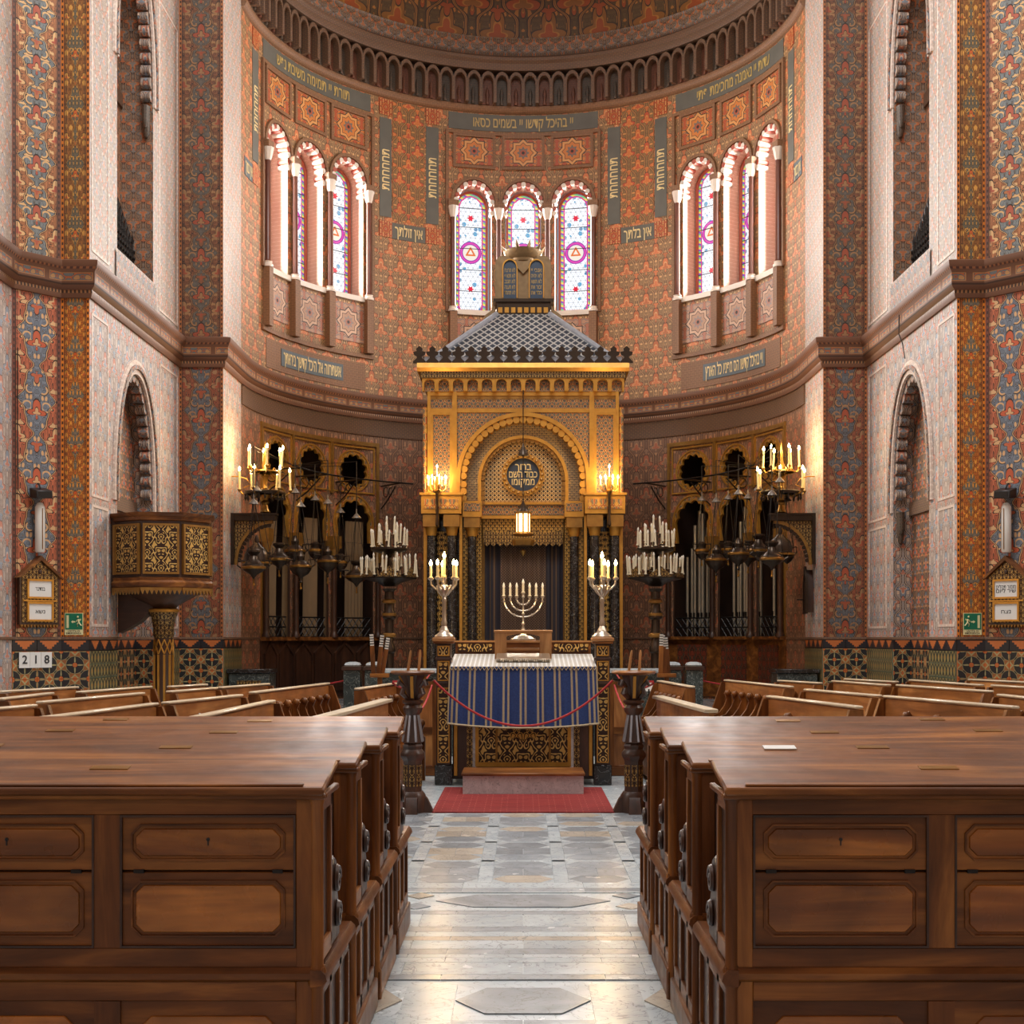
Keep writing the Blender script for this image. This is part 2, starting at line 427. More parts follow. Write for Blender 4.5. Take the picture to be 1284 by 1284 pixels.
MAT['letter_black'] = plain('black_ink', S(40, 38, 40), .7, var=.05)

def tile_fn():
    u, v, _ = uvs(); a = fabs_(u-.5); b = fabs_(v-.5)
    def rose(x, y, r):
        rr = ma('SQRT', x*x+y*y); m = fmin(x, y)/fmax(fmax(x, y), .001)
        return rr, (m*1.0)
    bg, dark, pale, org = S(156, 96, 54), S(44, 44, 46), S(168, 160, 116), S(196, 108, 56)
    r1, m1 = rose(a, b, 1)
    a2 = .5-a; b2 = .5-b; r2, m2 = rose(a2, b2, 1)
    c = X_const(bg)
    dm = fabs_(a-.25)+fabs_(b-.25)
    c = mix(dm < .16, c, S(120, 116, 84)); c = mix(dm < .11, c, bg); c = mix(dm < .085, c, dark)
    s1 = a2+b; s2 = a+b2
    c = mix(fmin(s1, s2) < .17, c, pale); c = mix(fmin(s1, s2) < .1, c, org)
    for r, m in ((r1, m1), (r2, m2)):
        c = mix(r < .33, c, pale); c = mix(r < .315, c, dark)
        c = mix(ma('MULTIPLY', r < .31, m < (.36-r*1.1)), c, pale)
        c = mix(r < .10, c, dark); c = mix(r < .085, c, org)
    return weather(c, .3, 3)
MAT['tile'] = material('encaustic_tile', tile_fn, .3)
def tile2_fn():
    u, v, _ = uvs(); y = frac(v*2)
    wv = fabs_(frac(u*3)-.5)*2
    c = X_const(S(150, 134, 84)); c = mix(fabs_(wv-fsin(y*pi)) < .3, c, S(52, 56, 54)); c = mix(y < .1, c, S(96, 104, 84))
    c = mix(fabs_(y-.55)+wv*.4 < .12, c, S(172, 110, 58))
    return weather(c, .3, 3)
MAT['tile_side'] = material('encaustic_tile_zigzag', tile2_fn, .3)
def zig_fn():
    u, v, _ = uvs(); st = ma('FLOOR', v*5)/5.0
    t = fabs_(frac(u)-.5)*2
    c = mix(t > st*.95+.02, S(196, 112, 62), S(46, 46, 50)); c = mix(v < .06, c, S(40, 36, 36)); c = mix(v > .95, c, S(40, 36, 36))
    return weather(c, .25, 3)
MAT['zigzag'] = material('zigzag_tile', zig_fn, .3)

def wood_fn(c0, c1, c2, st, sc_=7, fig=1.1):
    def fn():
        n = noise(sc_, 5, stretch=st, rnd=True, rough=.6, dist=.7); n2 = noise(1.6, 3, rnd=True, dist=1.2); n3 = noise(40, 2, stretch=st, rnd=True)
        c = ramp(n, [(.25, c0), (.5, c1), (.72, c2)], False)
        c = scale(c, ma('MULTIPLY_ADD', n2, fig, 1-fig/2)); c = scale(c, ma('MULTIPLY_ADD', n3, .5, .75))
        return c, n3
    return fn
def wood(name, c0, c1, c2, rough=.36, sc_=7, coat=.06, fig=1.1, spec=.5):
    def rg(): return ma('MULTIPLY_ADD', noise(9, 3, rnd=True), .35, rough-.12)
    for ax, st in (('x', (.12, 1, 1)), ('y', (1, .12, 1)), ('z', (1, 1, .12))):
        MAT[name+'_'+ax] = material(name+'_grain_'+ax, wood_fn(c0, c1, c2, st, sc_, fig), rg, coat=coat, bump=.0006, spec=spec)
wood('walnut', S(58, 32, 15), S(112, 66, 30), S(164, 106, 50), .36, spec=.3)
wood('walnut_panel', S(50, 26, 10), S(130, 74, 28), S(212, 138, 62), .24, 3.2, fig=1.9)
wood('bench', S(112, 66, 32), S(160, 102, 52), S(198, 140, 80), .36)
wood('dark_wood', S(40, 24, 18), S(62, 38, 26), S(84, 52, 34), .35)
wood('oak', S(132, 88, 48), S(170, 120, 70), S(196, 148, 96), .4)
MAT['rim'] = plain('rail_highlight', S(206, 186, 156), .32, var=.2)  # bright highlight along bench rails and desk ledges, put into the colour

def gold_fn(c0=S(214, 160, 72), c1=S(170, 116, 44)):
    def fn():
        n = noise(9, 4, rnd=True); return mix(n, c1, c0), n
    return fn
MAT['gold'] = material('gilded_wood', gold_fn(), .38, .55, bump=.002)
MAT['gold_dark'] = material('old_gilding', gold_fn(S(176, 130, 62), S(120, 82, 36)), .42, .5, bump=.002)
MAT['bronze_gilt'] = material('bronzed_gilding', gold_fn(S(150, 124, 88), S(104, 82, 56)), .42, .5, bump=.002)
MAT['red_shaft'] = plain('dark_red_marble_shaft', S(104, 60, 44), .3, var=.35, sc_=8)
MAT['win_reveal'] = wall_mat('window_reveal_paint', [S(222, 176, 150), S(214, 170, 146), S(220, 160, 130), S(226, 190, 166)], 35, .25, .3, S(166, 116, 92), ogee=False)
MAT['brass'] = material('brass', gold_fn(S(186, 142, 72), S(130, 94, 44)), .3, .9)
MAT['bronze'] = plain('dark_bronze', S(70, 58, 48), .32, .8, var=.3)
MAT['iron'] = plain('black_iron', S(34, 30, 28), .45, .5, var=.2)
MAT['pewter'] = plain('dull_pewter', S(120, 112, 104), .4, .7, var=.2)
MAT['silver'] = plain('silvered_metal', S(196, 184, 166), .28, .85, var=.15)
MAT['silverblue'] = plain('tarnished_silver', S(164, 168, 176), .34, .7, var=.3, sc_=12)

def filigree(name, w, h, seed, fg=S(214, 168, 84), bg=S(52, 36, 26), metal=.45, pal=None, thin=.05, mn=3):
    def fn():
        u, v, _ = uvs(); c, g = damask(u, v, w, h, seed, pal or [bg, fg, bg, fg], bg if not pal else LN, mn, mn, thin=thin)
        return weather(c, .15, 4), g
    return material(name, fn, .4, metal, bump=.004)
MAT['fil_gold'] = filigree('gold_filigree', .15, .2, 71)
MAT['fil_fine'] = filigree('fine_gold_filigree', .08, .1, 73)
MAT['fil_panel'] = filigree('gold_arabesque', .36, .42, 76, metal=.35, pal=[S(214, 174, 96), S(56, 34, 24), S(220, 182, 106), S(56, 34, 24), S(206, 166, 92)], thin=.02, mn=5)
MAT['fil_dark'] = filigree('dim_gold_arabesque', .1, .14, 77, S(170, 136, 78), S(58, 38, 26))
MAT['mosaic'] = filigree('coloured_mosaic', .15, .2, 79, metal=.1, pal=[S(84, 76, 72), S(206, 168, 100), S(158, 76, 46), S(176, 150, 104), S(96, 92, 80)], thin=.03)
MAT['mosaic_fine'] = filigree('fine_mosaic', .085, .085, 83, metal=.15, pal=[S(78, 68, 60), S(206, 180, 130), S(100, 84, 70), S(176, 144, 92)], thin=.03)
MAT['mosaic_red'] = filigree('red_mosaic', .16, .3, 85, metal=.1, pal=[S(196, 150, 70), S(176, 84, 42), S(206, 176, 110), S(112, 96, 78)], thin=.03)
def lattice_fn():
    u, v, _ = uvs(); p = .075
    a = fabs_(frac((u+v)/p)-.5); b = fabs_(frac((u-v)/p)-.5); c = fabs_(frac(v/p*1.0)-.5)
    m = fmin(a, b); col = mix(m < .15, S(64, 48, 38), S(206, 174, 120)); col = mix(c < .1, col, S(176, 136, 82))
    return weather(col, .15, 4), m
MAT['lattice'] = material('gold_lattice', lattice_fn, .4, .3, bump=.004)
def scale_fn():
    u, v, _ = uvs(); p = .16
    a = fabs_(frac((u+v)/p)-.5); b = fabs_(frac((u-v)/p)-.5); m = fmin(a, b)
    c = mix(m < .13, S(74, 80, 90), S(200, 198, 192)); return weather(c, .2, 4), m
MAT['roof_scale'] = material('silver_scale_roof', scale_fn, .38, .5, bump=.01)

def marble(name, c0, c1, rough=.22, sc_=2.2, vein=S(120, 122, 124), coat=0, mul=.25):
    def fn():
        n = noise(sc_, 6, rnd=True, dist=1.6, rough=.62); n2 = noise(sc_*2.3, 5, rnd=True, dist=2.2)
        oi = nd('ShaderNodeObjectInfo')
        c = ramp(n, [(.3, c0), (.7, c1)], False); c = mix(ma('MULTIPLY', fabs_(n2-.5) < .012, .6), c, vein)
        return scale(c, ma('MULTIPLY_ADD', X(oi.outputs['Random']), mul, 1-mul/2))
    def rg(): return ma('MULTIPLY_ADD', noise(5, 4, rnd=True), .22, rough-.1)
    MAT[name] = material(name, fn, rg, coat=coat)
marble('marble_white', S(170, 182, 188), S(202, 210, 212))
marble('marble_grey', S(134, 142, 148), S(168, 174, 178), mul=.35)
marble('marble_tan', S(176, 164, 148), S(200, 190, 172), mul=.3)
marble('marble_dark', S(40, 46, 46), S(72, 80, 78), .2, 3, S(150, 156, 150))
marble('marble_rose', S(170, 164, 166), S(204, 198, 198), .25, 4)
marble('marble_black', S(26, 24, 24), S(48, 42, 38), .15, 3)

def glass_fn():
    u, v, _ = uvs(); p = .105                           # u 0 at the axis, v from the sill; +-.33 wide
    a = fabs_(frac((u*1.155+v*.6667*1.155)/p)-.5); 
    hx = u/p; hy = v/p
    l1 = fabs_(frac(hx+hy*.577)-.5); l2 = fabs_(frac(hx-hy*.577)-.5); l3 = fabs_(frac(hy*1.1547)-.5)
    e = fmax(fmax(l1, l2), l3)
    wh = (.125, .135, .145, 1.0)
    t = nd('ShaderNodeTexVoronoi'); t.inputs['Scale'].default_value = 9; tc = nd('ShaderNodeTexCoord'); NT.links.new(tc.outputs['UV'], t.inputs['Vector'])
    sx = nd('ShaderNodeSeparateColor'); NT.links.new(t.outputs['Color'], sx.inputs[0]); rv = X(sx.outputs[0]); dist = X(t.outputs['Distance'])
    c = mix(ma('MULTIPLY', rv > .72, dist < .42), X_const(wh), (0.01333, 0.05, 0.08333, 1))
    c = mix(ma('MULTIPLY', rv > .88, dist < .3), c, (0.005556, 0.02444, 0.05556, 1))
    c = mix(e > .462, c, (0.04667, 0.05, 0.05556, 1))
    for zc in (.55, 2.05):                              # red stars
        rr = ma('SQRT', u*u+(v-zc)*(v-zc)); an = ma('ARCTAN2', v-zc, u)
        c = mix(rr*(1.2-fcos(an*6)*.3) < .065, c, (0.08889, 0.002222, 0.006667, 1))
    zc = 1.32; rr = ma('SQRT', u*u+(v-zc)*(v-zc)); an = ma('ARCTAN2', v-zc, u)
    c = mix(rr < .235, c, (0.03333, 0.003333, 0.04667, 1)); c = mix(fabs_(rr-.2) < .018, c, (0.08889, 0.008889, 0.05556, 1)); c = mix(rr < .165, c, (0.1056, 0.1, 0.08889, 1))
    tri = fabs_(rr*fcos(frac((an+.52)/2.0944)*2.0944-1.0472)-.05)
    c = mix(ma('MULTIPLY', tri < .017, rr < .12), c, (0.09444, 0.02222, 0.005556, 1))
    up = nd('ShaderNodeUVMap'); up.uv_map = 'edge'; s2 = nd('ShaderNodeSeparateXYZ'); NT.links.new(up.outputs[0], s2.inputs[0]); d = X(s2.outputs[0])
    k = frac(v*8.3+u*3.1)
    bc = mix(k < .33, mix(k < .66, (0.1056, 0.08333, 0.01333, 1), (0.02778, 0.01111, 0.06667, 1)), (0.02222, 0.07222, 0.03333, 1))
    c = mix(d < .085, c, bc); c = mix(d < .018, c, (0.07222, 0.006667, 0.03889, 1)); c = mix(fabs_(d-.085) < .014, c, (0.08333, 0.006667, 0.03333, 1))
    return c
MAT['glass'] = material('stained_glass', glass_fn, .2, emit=GLASS_E)
MAT['flame'] = material('lit_bulb', lambda: X_const((1, .74, .32, 1)), .3, emit=40)
MAT['bulb_off'] = plain('frosted_bulb', S(238, 232, 216), .3, var=.03)
MAT['candle'] = plain('ivory_candle_sleeve', S(226, 214, 184), .5, var=.08)
MAT['candle_lit'] = material('lit_candle_sleeve', lambda: X_const(S(240, 214, 150)), .5)
MAT['lamp_glow'] = material('amber_lantern_glass', lambda: X_const((1, .62, .22, 1)), .3, emit=6)
MAT['white_pad'] = plain('worn_white_paint', S(206, 204, 198), .5, var=.1)
MAT['paper'] = plain('white_paper', S(228, 228, 224), .6, var=.04)
MAT['black_plastic'] = plain('black_plastic', S(26, 26, 28), .4, var=.1)
MAT['tube'] = plain('opal_tube', S(224, 222, 214), .25, var=.06)
MAT['rope'] = plain('red_rope', S(164, 32, 36), .7, var=.25, sc_=60)
MAT['sign_green'] = plain('sign_green', S(10, 116, 84), .4, var=.05)
MAT['sign_cream'] = plain('photoluminescent_cream', S(232, 226, 172), .5, var=.05)
MAT['curtain_tan'] = plain('tan_curtain', S(140, 112, 80), .8, var=.2, sc_=3)
MAT['curtain_dark'] = plain('dark_curtain', S(40, 27, 22), .8, var=.3, sc_=3)
MAT['pipe'] = plain('tin_organ_pipe', S(188, 178, 158), .3, .75, var=.12)
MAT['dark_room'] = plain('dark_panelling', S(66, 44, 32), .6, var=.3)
MAT['plaster'] = plain('warm_plaster', S(176, 142, 112), .7, var=.2, sc_=1)
MAT['lobe_white'] = plain('pale_voussoir', S(222, 208, 192), .5, var=.1)
MAT['lobe_red'] = plain('red_voussoir', S(170, 84, 64), .5, var=.1)
MAT['niche_red'] = wall_mat('frieze_red', [S(140, 58, 36), S(104, 64, 44), S(168, 88, 50), S(90, 52, 38)], 91, .14, .2, S(40, 26, 20), ogee=False)
MAT['niche_dark'] = wall_mat('frieze_dark', [S(60, 48, 38), S(84, 74, 60), S(120, 66, 42), S(50, 40, 34)], 93, .14, .2, S(30, 22, 18), ogee=False)

def cloth_fn():
    u, v, _ = uvs(); k = frac(u/.186+.5)
    st = fmin(fabs_(k-.36), fabs_(k-.64)); 
    n = noise(60, 2); c = scale(X_const(S(34, 58, 112)), n+.5)
    tan = scale(X_const(S(176, 160, 130)), n*.5+.75)
    c = mix(st < .06, c, tan); c = mix(fabs_(st-.03) < .006, c, S(120, 104, 84))
    return c, n
MAT['cloth_blue'] = material('striped_blue_cloth', cloth_fn, .75, bump=.002)
def lace_fn():
    u, v, _ = uvs(); k = frac(u/.05); n = noise(40, 2)
    c = mix(k < .4, S(160, 156, 148), S(196, 198, 200)); return scale(c, n*.4+.8), n
MAT['cloth_top'] = material('silvery_striped_cloth_top', lace_fn, .5, .1, bump=.002)
MAT['lace'] = plain('tan_braid', S(176, 158, 124), .6, var=.2, sc_=50)
def carpet_fn():
    u, v, _ = uvs(); n = noise(90, 3); b = nd('ShaderNodeTexBrick'); tc = nd('ShaderNodeTexCoord'); NT.links.new(tc.outputs['UV'], b.inputs[0])
    b.inputs['Scale'].default_value = 3.2; b.inputs['Mortar Size'].default_value = .012; b.offset = .37
    b.inputs['Color1'].default_value = S(122, 26, 28); b.inputs['Color2'].default_value = S(132, 32, 32); b.inputs['Mortar'].default_value = S(160, 76, 62)
    n2 = noise(7, 2, stretch=(.3, 3, 1))
    c = mix(n2 > .62, X(b.outputs[0]), S(112, 22, 26)); return scale(c, n*.7+.65), n
MAT['carpet'] = material('red_carpet', carpet_fn, .95, bump=.003)
def weave_fn():
    u, v, _ = uvs(); p = .05; a = fabs_(frac((u+v)/p)-.5); b = fabs_(frac((u-v)/p)-.5)
    c = mix(fmin(a, b) < .16, S(48, 36, 32), S(104, 80, 62)); d = fabs_(u)
    c = mix(d > .42, c, S(36, 32, 42)); c = mix(ma('MULTIPLY', d > .52, d < .55), c, S(96, 74, 54)); c = mix(ma('MULTIPLY', d > .60, d < .62), c, S(96, 74, 54))
    return c
MAT['parochet'] = material('dark_woven_curtain', weave_fn, .7)
# ------------------------------------------------------------ the setting
def apse(th, z, dep=0):                       # th in radians from the axis; dep > 0 goes into the wall
    r = AR+dep
    return (r*sin(th), AC+r*cos(th), z)
def cyl(s_, z, dep=0): return apse(s_/AR, z, dep)
def sliced(mb, mp, s0, s1, z0, z1, ops, step=.25, rev=None, uoff=0):
    """wall sheet between s0..s1 and z0..z1 with openings (a, b, lo(s), hi(s), n, depth); rev collects the reveals"""
    cuts = []
    s = s0; ops = sorted(ops, key=lambda o: o[0])
    def span(a, b, lo, hi, n):
        for i in range(n):
            p, q = a+(b-a)*i/n, a+(b-a)*(i+1)/n
            cuts.append((p, q, lo, hi))
    for o in ops:
        if o[0] > s+1e-6: span(s, o[0], None, None, max(1, int((o[0]-s)/step+.5)))
        span(o[0], o[1], o[2], o[3], o[4]); s = o[1]
    if s < s1-1e-6: span(s, s1, None, None, max(1, int((s1-s)/step+.5)))
    def q(p, r, a0, a1, b0, b1):
        if a1-a0 < 1e-4 and b1-b0 < 1e-4: return
        mb.quad(mp(p, a0), mp(r, b0), mp(r, b1), mp(p, a1), ((p-uoff, a0), (r-uoff, b0), (r-uoff, b1), (p-uoff, a1)))
    for p, r, lo, hi in cuts:
        if lo is None: q(p, r, z0, z1, z0, z1)
        else:
            q(p, r, z0, lo(p), z0, lo(r)); q(p, r, hi(p), z1, hi(r), z1)
    if rev is not None:
        for a, b, lo, hi, n, dep in ops:
            ring = [(a, lo(a))]+[(a+(b-a)*i/n, hi(a+(b-a)*i/n)) for i in range(n+1)]+[(b, lo(b))]
            if lo((a+b)/2) > z0+.01: ring += [(b+(a-b)*i/n, lo(b+(a-b)*i/n)) for i in range(1, n+1)]
            L = 0
            for (p, z), (r, y) in zip(ring, ring[1:]):
                l = hypot(r-p, y-z)
                if l < 1e-5: continue
                rev.quad(mp(p, z, 0), mp(r, y, 0), mp(r, y, dep), mp(p, z, dep), ((0, L), (0, L+l), (dep, L+l), (dep, L))); L += l
def archf(c, hw, spring, rise, pw=2.0):
    return lambda s: spring+rise*max(0, 1-abs((s-c)/hw)**pw)**(1/pw)
def arch_pts(c, hw, spring, rise, n, pw=2.0):
    f = archf(c, hw, spring, rise, pw)
    out = []
    for i in range(n+1):
        a = pi*(1-i/n); s = c+hw*cos(a); out.append((s, f(s)))
    return out
def lobes(mb, mp, pts, rl, d0, d1, seg=8, alt=True):         # row of rounded voussoirs along an arch line, axis through the wall
    for i, (s, z) in enumerate(pts):
        if alt: mb.m = i % 2
        for_a = [(rl*cos(2*pi*k/seg), rl*sin(2*pi*k/seg)) for k in range(seg)]
        A = [mb.av(mp(s+a, z+b, d0)) for a, b in for_a]; B = [mb.av(mp(s+a, z+b, d1)) for a, b in for_a]
        for k in range(seg): mb.face((A[k], A[(k+1) % seg], B[(k+1) % seg], B[k]))
        mb.face(A[::-1]); mb.face(B)
def strip(mb, mp, pts_out, pts_in, d0, d1):                  # moulding band between two lines on a wall, depths d0 (room) .. d1
    n = len(pts_out)
    L = [[mb.av(mp(s, z, d)) for s, z in pp] for pp in (pts_out, pts_in) for d in (d0, d1)]
    for i in range(n-1):
        j = i+1
        mb.face((L[0][i], L[0][j], L[2][j], L[2][i])); mb.face((L[0][i], L[1][i], L[1][j], L[0][j])); mb.face((L[2][i], L[2][j], L[3][j], L[3][i]))
    for i in (0, n-1): mb.face((L[0][i], L[2][i], L[3][i], L[1][i]))

# ---- floor: slab plus inlaid marble pieces of the aisle
FLH = 'marble'
floor = struct('floor', MB().box(-11, 11, -8, 30, -.3, -.006), MAT['marble_white'])
def slab(pts, mat, name='marble_slab'):
    return part(name, MB().prism(pts, -.012, 0, 'z'), MAT[mat], floor)
rg = random.Random(4)
def rect(x0, x1, y0, y1, g=.002): return [(x0+g, y0+g), (x1-g, y0+g), (x1-g, y1-g), (x0+g, y1-g)]
def hexp(xc, yc, hw, hl, g=.002):                            # long hexagon lying across the aisle
    return [(xc-hw+g, yc), (xc-hw*.55, yc-hl+g), (xc+hw*.55, yc-hl+g), (xc+hw-g, yc), (xc+hw*.55, yc+hl-g), (xc-hw*.55, yc+hl-g)]
def cell(xc, hw, y0, y1):                                     # one long field: hexagon at each end, slab between, white corner pieces
    h = (y1-y0); a = h*.16
    m = [rg.choice(('marble_grey', 'marble_grey', 'marble_tan')) for _ in range(3)]
    for yc, mm in ((y0+a, m[0]), (y1-a, m[2])):
        p = hexp(xc, yc, hw, a); slab(p, mm, 'hexagon_slab')
        for sx in (-1, 1):
            for sy in (-1, 1):
                slab([(xc+sx*hw, yc), (xc+sx*hw, yc+sy*a), (xc+sx*hw*.55, yc+sy*a)][::sx*sy], 'marble_white', 'corner_slab')
    ym = (y0+y1)/2
    for s in (-1, 1):
        x0, x1 = (xc-hw, xc) if s < 0 else (xc, xc+hw)
        slab(rect(x0, x1, y0+2*a, y1-2*a), m[1])
for r in range(4):                                            # three rows of three fields between carpet and cross band
    y0 = 9.15+r*.92
    for c in (-1, 0, 1): cell(c*.52, .21, y0, y0+.86)
    for c in (-1, 1): cell(c*1.0, .17, y0, y0+.86)
    for xa, xb in ((-.31, -.21), (.21, .31), (-.83, -.73), (.73, .83)):
        slab(rect(xa, xb, y0, y0+.92), 'marble_white')
    slab(rect(-1.17, 1.17, y0+.86, y0+.92), 'marble_white')
# cross bands
for y0, y1, mt in ((8.95, 9.15, 'marble_white'), (8.83, 8.95, 'marble_grey'), (8.1, 8.2, 'marble_grey'), (7.62, 7.75, 'marble_grey'), (7.4, 7.5, 'marble_tan'), (7.08, 7.2, 'marble_grey'), (6.9, 7.0, 'marble_white'), (6.55, 6.65, 'marble_grey')):
    for x0, x1 in ((-1.2, -.4), (-.4, .4), (.4, 1.2)): slab(rect(x0, x1, y0, y1), mt)
for y0, y1 in ((7.75, 8.1), (7.5, 7.62), (7.2, 7.4), (7.0, 7.08), (6.65, 6.9), (8.2, 8.24), (8.79, 8.83)):
    for x0, x1 in ((-1.2, -.6), (-.6, 0), (0, .6), (.6, 1.2)): slab(rect(x0, x1, y0, y1), 'marble_white')
# lozenge band round a long grey lens
slab(hexp(0, 8.52, .55, .2), 'marble_grey', 'hexagon_slab')
for sx in (-1, 1):
    for k, (dx, dy) in enumerate(((.66, .17), (.66, -.17), (.86, 0), (1.03, .17), (1.03, -.17))):
        xc, yc = sx*dx, 8.52+dy
        slab([(xc-.09, yc), (xc, yc-.1), (xc+.09, yc), (xc, yc+.1)], ('marble_tan', 'marble_grey')[(k+(sx > 0)) % 2], 'lozenge_slab')
# near fields with big hexagons
for yn in (3.2, 4.3, 5.4):
    for xc, hw in ((0, .31), (-.8, .25), (.8, .25)):
        m = 'marble_grey' if xc == 0 else 'marble_tan'
        slab(hexp(xc, yn+.78, hw, .22), m, 'hexagon_slab')
        for s in (-1, 1): slab(rect(min(xc, xc+s*hw), max(xc, xc+s*hw), yn, yn+.46), m if xc == 0 else 'marble_white')
    for xa, xb in ((-.55, -.31), (.31, .55)): slab(rect(xa, xb, yn, yn+1.06), 'marble_white')

# ---- side walls of the presbytery (left and right alike)
PLAN = [(6.45, 13.2), (6.45, 17.1), (6.0, 17.6), (5.63, 17.6), (5.61, 22.1), (4.89, 22.1), (4.89, AC)]
NZ0, NC = 1.66, 1.98                                          # niche: mid position along the D-E wall
CORN = [(0, 6.06), (.03, 6.06), (.05, 6.12), (.045, 6.16), (.09, 6.2), (.1, 6.25), (.1, 6.38), (.13, 6.42), (.15, 6.47), (.15, 6.52), (.06, 6.55), (0, 6.56)]
TOPZ = 16.0
def side_wall(sx, nm):
    W = link('wall_'+nm, None); W['kind'] = 'structure'
    pl = [(sx*x, y) for x, y in PLAN]
    def mapper(i):
        a, b = Vector(pl[i]), Vector(pl[i+1]); d = (b-a).normalized(); L = (b-a).length
        n = Vector((d.y, -d.x))*(1 if sx > 0 else -1)          # into the wall
        return (lambda s, z, dep=0: (a.x+d.x*s+n.x*dep, a.y+d.y*s+n.y*dep, z)), L
    mats_lo = ['side_lo', 'facet_lo', 'orange_lo', 'side_lo', 'pier_lo_shaded', 'side_lo']
    mats_up = ['side_up', 'facet_up', 'orange_up', 'side_up', 'pier_up_shaded', 'side_up']
    for i in range(6):
        mp, L = mapper(i)
        if i != 3:
            nm_ = ('wall_panel', 'chamfer_panel', 'painted_strip', '', 'pier_panel', 'pier_return')[i]
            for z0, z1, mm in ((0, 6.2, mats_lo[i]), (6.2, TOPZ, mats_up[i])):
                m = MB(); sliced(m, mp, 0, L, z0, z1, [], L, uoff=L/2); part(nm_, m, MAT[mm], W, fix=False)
        else:
            c = NC+.1
            lo = MB(); up = MB(); rev = MB(); rv2 = MB()
            o1 = (c-.9, c+.9, lambda s: 0, archf(c, .9, 3.75, 1.72, 2.1), 28, .28)
            o2 = (c-.9, c+.9, lambda s: 7.05, archf(c, .9, 9.85, 1.9, 2.1), 28, .5)
            sliced(lo, mp, 0, L, 0, 6.2, [o1], .5, rev, uoff=L/2); sliced(up, mp, 0, L, 6.2, TOPZ, [o2], .5, rv2, uoff=L/2)
            part('arcade_wall', lo, MAT['side_lo'], W, fix=False); part('arcade_wall', up, MAT['side_up'], W, fix=False)
            part('niche_reveal', rev, MAT['jamb'], W, fix=False); part('niche_reveal', rv2, MAT['reveal'], W, fix=False)
            for z0, z1, mm, dp in ((0, 3.55, 'niche', .28), (3.55, 5.6, 'niche', .281), (7.0, 9.7, 'niche_pink', .5), (9.7, 12, 'niche', .5)):
                m = MB(); sliced(m, lambda s, z, dep=0, q=dp: mp(s, z, q), c-.95, c+.95, z0, z1, [], 2, uoff=c); part('niche_back', m, MAT[mm], W, fix=False)
            # impost bands, archivolts, hanging lobes, stalactite corbels
            for zi, dp in ((3.5, .28), (9.7, .5)):
                m = MB()
                for a, b in ((c-.9, c+.9),):
                    P = [mp(s, z, d) for s, z, d in ((a, zi, dp-.04), (b, zi, dp-.04), (b, zi, dp+.01), (a, zi, dp+.01), (a, zi+.2, dp-.04), (b, zi+.2, dp-.04), (b, zi+.2, dp+.01), (a, zi+.2, dp+.01))]
                    m.hexa(P)
                part('impost_band', m, MAT['band'], W)
            for sp, ri, zb in ((3.75, 1.72, 3.55), (9.85, 1.9, 9.7)):
                for k, (w0, w1, d0, mt) in enumerate(((.0, .07, -.03, 'reveal_pale'), (.07, .13, -.06, 'jamb'), (.13, .20, -.035, 'reveal_pale'))):
                    m = MB()
                    po = [(c-.9-w1, zb)]+arch_pts(c, .9+w1, sp, ri+w1, 36, 2.1)+[(c+.9+w1, zb)]
                    pi_ = [(c-.9-w0, zb)]+arch_pts(c, .9+w0, sp, ri+w0, 36, 2.1)+[(c+.9+w0, zb)]
                    strip(m, mp, po, pi_, d0, .01); part('archivolt', m, MAT[mt], W)
                m = MB(); pts = arch_pts(c, .87, sp, ri-.03, 200, 2.1)
                acc = 0; sel = [pts[0]]
                for a, b in zip(pts, pts[1:]):
                    acc += hypot(b[0]-a[0], b[1]-a[1])
                    if acc >= .175: sel.append(b); acc = 0
                lobes(m, mp, sel, .085, .02, .16, 10, False); part('hanging_lobes', m, MAT['jamb'], W)
            for zc in (3.1, 9.25):
                for s_ in (c-.86, c+.86):
                    m = MB(); p = mp(s_, zc, .1)
                    for dy, r, h in ((0, .06, .5), (-.05, .045, .36), (.05, .045, .36)):
                        m.lathe([(0, -h*.5), (r*.6, -h*.4), (r, -h*.1), (r, h*.4), (r*1.2, h*.5)], 8, (p[0], p[1]+dy, p[2]+.2+.25-h/2))
                    part('stalactite_corbel', m, MAT['niche_dark'], W)
            # parapet panel and dark filigree grille of the upper opening
            m = MB(); sliced(m, lambda s, z, dep=0: mp(s, z, -.02), c-1.0, c+1.0, 6.56, 7.02, [], 2, uoff=c); part('parapet_panel', m, MAT['jamb'], W, fix=False)
            g = MB(); rgg = random.Random(8+sx)
            for k in range(15):
                s_ = c-.84+k*.12; h = .55+.75*max(0, .9-abs(k-3)*.09)
                for a, b in ((s_, s_+.1), (s_+.1, s_)):
                    g.tube([mp(a+(b-a)*t, 7.06+h*t, .3) for t in (0, .25, .5, .75, 1)], .012, 4)
                for t in range(int(h/.1)): g.ball(mp(s_+.05, 7.1+t*.1, .3), .035, 6, 4)
                g.lathe([(.02, 0), (.028, .05), (0, .16)], 5, mp(s_, 7.06+h, .3))
            part('iron_grille', g, MAT['iron'], W)
    # thin raised frames on the plain side wall
    mp, L = mapper(3)
    for (a, b), z0, z1 in (((.08, .78), 1.8, 3.4), ((.08, .78), 3.5, 5.9), ((3.35, 4.4), 1.8, 3.4), ((3.35, 4.4), 3.5, 5.9), ((.08, .8), 6.7, 11.5), ((3.3, 4.4), 6.7, 11.5)):
        m = MB(); o = [(a, z0), (b, z0), (b, z1), (a, z1), (a, z0)]; w = .035; n = [(a+w, z0+w), (b-w, z0+w), (b-w, z1-w), (a+w, z1-w), (a+w, z0+w)]
        strip(m, mp, o, n, -.008, .005); part('panel_frame', m, MAT['reveal_pale'], W)
    # cornice running round the whole plan
    path = pl if sx < 0 else pl[::-1]
    path2 = path
